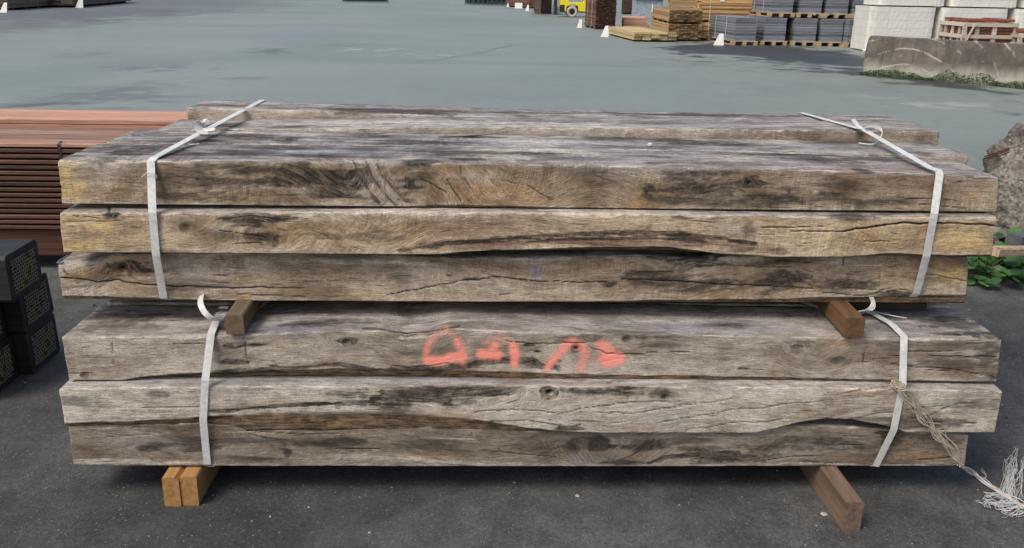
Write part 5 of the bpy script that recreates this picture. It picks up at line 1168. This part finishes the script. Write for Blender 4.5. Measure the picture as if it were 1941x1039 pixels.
# ---- concrete barrier
def barrier():
    t = NT('stained_concrete'); tc = t.n('ShaderNodeTexCoord').outputs['Object']; sx = t.n('ShaderNodeSeparateXYZ'); t.put(sx.inputs[0], tc)
    n1 = t.noise(t.vmul(tc, (2.5, 2, 1.2)), 1, 6, .65); n2 = t.noise(t.vmul(tc, (9, 9, 1.8)), 1, 5, .65); n3 = t.noise(tc, 14, 5, .7)
    lowm = t.ss(t.add(sx.outputs[2], t.mul(t.math('SUBTRACT', n1, .5), .55)), .34, .06)
    c = t.mix(t.ss(n1, .35, .65), (.085, .073, .063), (.16, .14, .12)); c = t.mix(t.mul(t.ss(n2, .5, .7), .6), c, (.06, .05, .045)); c = t.mix(lowm, c, (.36, .345, .28))
    c = t.mix(t.mul(t.ss(n3, .62, .72), .6), c, (.42, .40, .35))
    wv = t.n('ShaderNodeTexWave', wave_type='RINGS', rings_direction='SPHERICAL'); t.put(wv.inputs['Vector'], t.vadd(t.vmul(tc, (1.1, 1, 1.3)), (-.9, 0, .55))); wv.inputs['Scale'].default_value = .9; wv.inputs['Distortion'].default_value = 3.5; wv.inputs['Detail'].default_value = 3; wv.inputs['Detail Scale'].default_value = .7
    scr = t.mul(t.ss(wv.outputs['Fac'], .955, .99), t.ss(n1, .46, .56)); c = t.mix(t.mul(scr, .7), c, (.42, .39, .34))
    c = t.mix(t.mul(t.ss(sx.outputs[2], .12, .02), .5), c, (.13, .16, .07))
    t.bump(t.add(n3, n2), .8, .01); t.out(c, .9)
    a = G(1632, 141); b = G(1941, 168); d = (b-a)/np.linalg.norm(b-a); L = 5.2; H_ = .70
    r = empty('concrete_barrier', tuple(a), math.atan2(d[1], d[0]), 'long stained concrete barrier with green growth along its foot', 'concrete barrier')
    nx_, nz_ = 130, 18; prof = []
    for k in range(nz_+1): prof.append((.05*(1-k/nz_), .02+(H_-.02)*k/nz_))       # front, leaning back slightly upward
    prof = [(-(.03)*(1-k/nz_), H_*k/nz_) for k in range(nz_+1)]+[(.02, H_+.015), (.15, H_+.012), (.30, H_), (.33, H_*.5), (.34, 0)]
    V = []; K = len(prof)
    rr = np.random.RandomState(2)
    for i in range(nx_+1):
        x = L*i/nx_; e = max(0, 1-x/.12)
        for (y, z) in prof:
            nn = float(fbm(np.array([x*3.]), np.array([z*5.+y*3]), 9)[0]-.5)
            zz = z-(.02*e*e if z > .6 else 0); V.append((x+(.03*(abs(z-.35)/.35)**3*e)+0.0, y+nn*.03*(y < .1)+.06*e*e, zz+(nn*.015 if z > .6 else 0)))
    Fc = [(i*K+k, (i+1)*K+k, (i+1)*K+k+1, i*K+k+1) for i in range(nx_) for k in range(K-1)]+[tuple(range(K)), tuple(range(nx_*K+K-1, nx_*K-1, -1))]
    mesh_obj('slab', V, Fc, t.m, r, False)
    # scrape marks: shallow pale scars
    # green growth along the foot
    rng = random.Random(8); m = MB(); dv = Vector((d[0], d[1], 0)); nv = Vector((d[1], -d[0], 0)); A = Vector(a)
    for k in range(5200):
        x = rng.uniform(.0, 4.9); hgt = .04+.20*float(vn(np.array([x*3.2]), np.array([0.]), 5)[0])**1.4; hgt *= min(1, .35+x*.6)
        p = A+dv*x+nv*(rng.uniform(.0, .10)+.02)+Vector((0, 0, rng.random()*hgt)); s = rng.uniform(.008, .018)
        q1 = Vector((rng.gauss(0, 1), rng.gauss(0, 1), rng.gauss(0, .6))).normalized(); q2 = q1.cross(Vector((rng.gauss(0, 1), rng.gauss(0, 1), rng.gauss(0, 1)))).normalized()
        m.add([p-q1*s, p-q2*s*.6, p+q1*s, p+q2*s*.6], [(0, 1, 2, 3)], rng.random()*.6)
    tag(m.build('weeds', LEAF), 'green weeds growing along the foot of the concrete barrier', 'weeds', kind='stuff')
barrier()
# ---- crates of red tiles behind the barrier
W_CR = wood('greyed_crate_wood', (.34, .29, .23), (.52, .46, .38), stain=.3, dirt=(.2, .16, .12)); TILE = plain('red_clay', (.23, .085, .055), .8, .3, 25)
def tile_crate(label, x, y, h, rz):
    r = empty('tile_crate', (x, y, 0), rz, label, 'crate', 'wooden crates of red tiles behind the barrier')
    m = MB(); Wd, Dp = 1.06, 1.0
    for xx in (0, .26, .62, Wd):
        for yy in (0, Dp): m.box((xx, yy, h/2), (.09, .03, h))
    for xx in (0, Wd):
        for yy in (.2, .5, .8): m.box((xx, yy, h/2), (.03, .08, h))
    for z in (.12, h*.42, h*.7, h-.045):
        for yy in (-.03, Dp+.03): m.box((Wd/2, yy, z), (Wd+.06, .03, .075))
        for xx in (-.03, Wd+.03): m.box((xx, Dp/2, z), (.03, Dp, .075))
    m.tube([(0, -.06, h*.5), (.16, -.06, h*.95)], .02, 4); m.tube([(.05, -.06, h*.5), (-.02, -.06, h*.95)], .02, 4)
    m.build('crate_frame', W_CR, r); m = MB(); z = .14
    while z < h+.03:
        for i in range(5):
            for j in range(3):
                if z > h-.05 and random.random() < .3: continue
                m.box((.12+i*.205+random.uniform(-.01, .01), .18+j*.32, z+.03), (.195, .30, .055), bev=.01)
        z += .062
    m.build('tiles', TILE, r)
q_ = F(1826, 70, 15.6); tile_crate('crate of red tiles behind the barrier, left of the two', q_[0], 15.6, .93, -.03)
q_ = F(1934, 70, 15.3); tile_crate('crate of red tiles behind the barrier, cut by the right edge', q_[0], 15.3, .74, -.06)
bpy.data.objects
for o in bpy.data.objects:
    if '_h' in o: del o['_h']
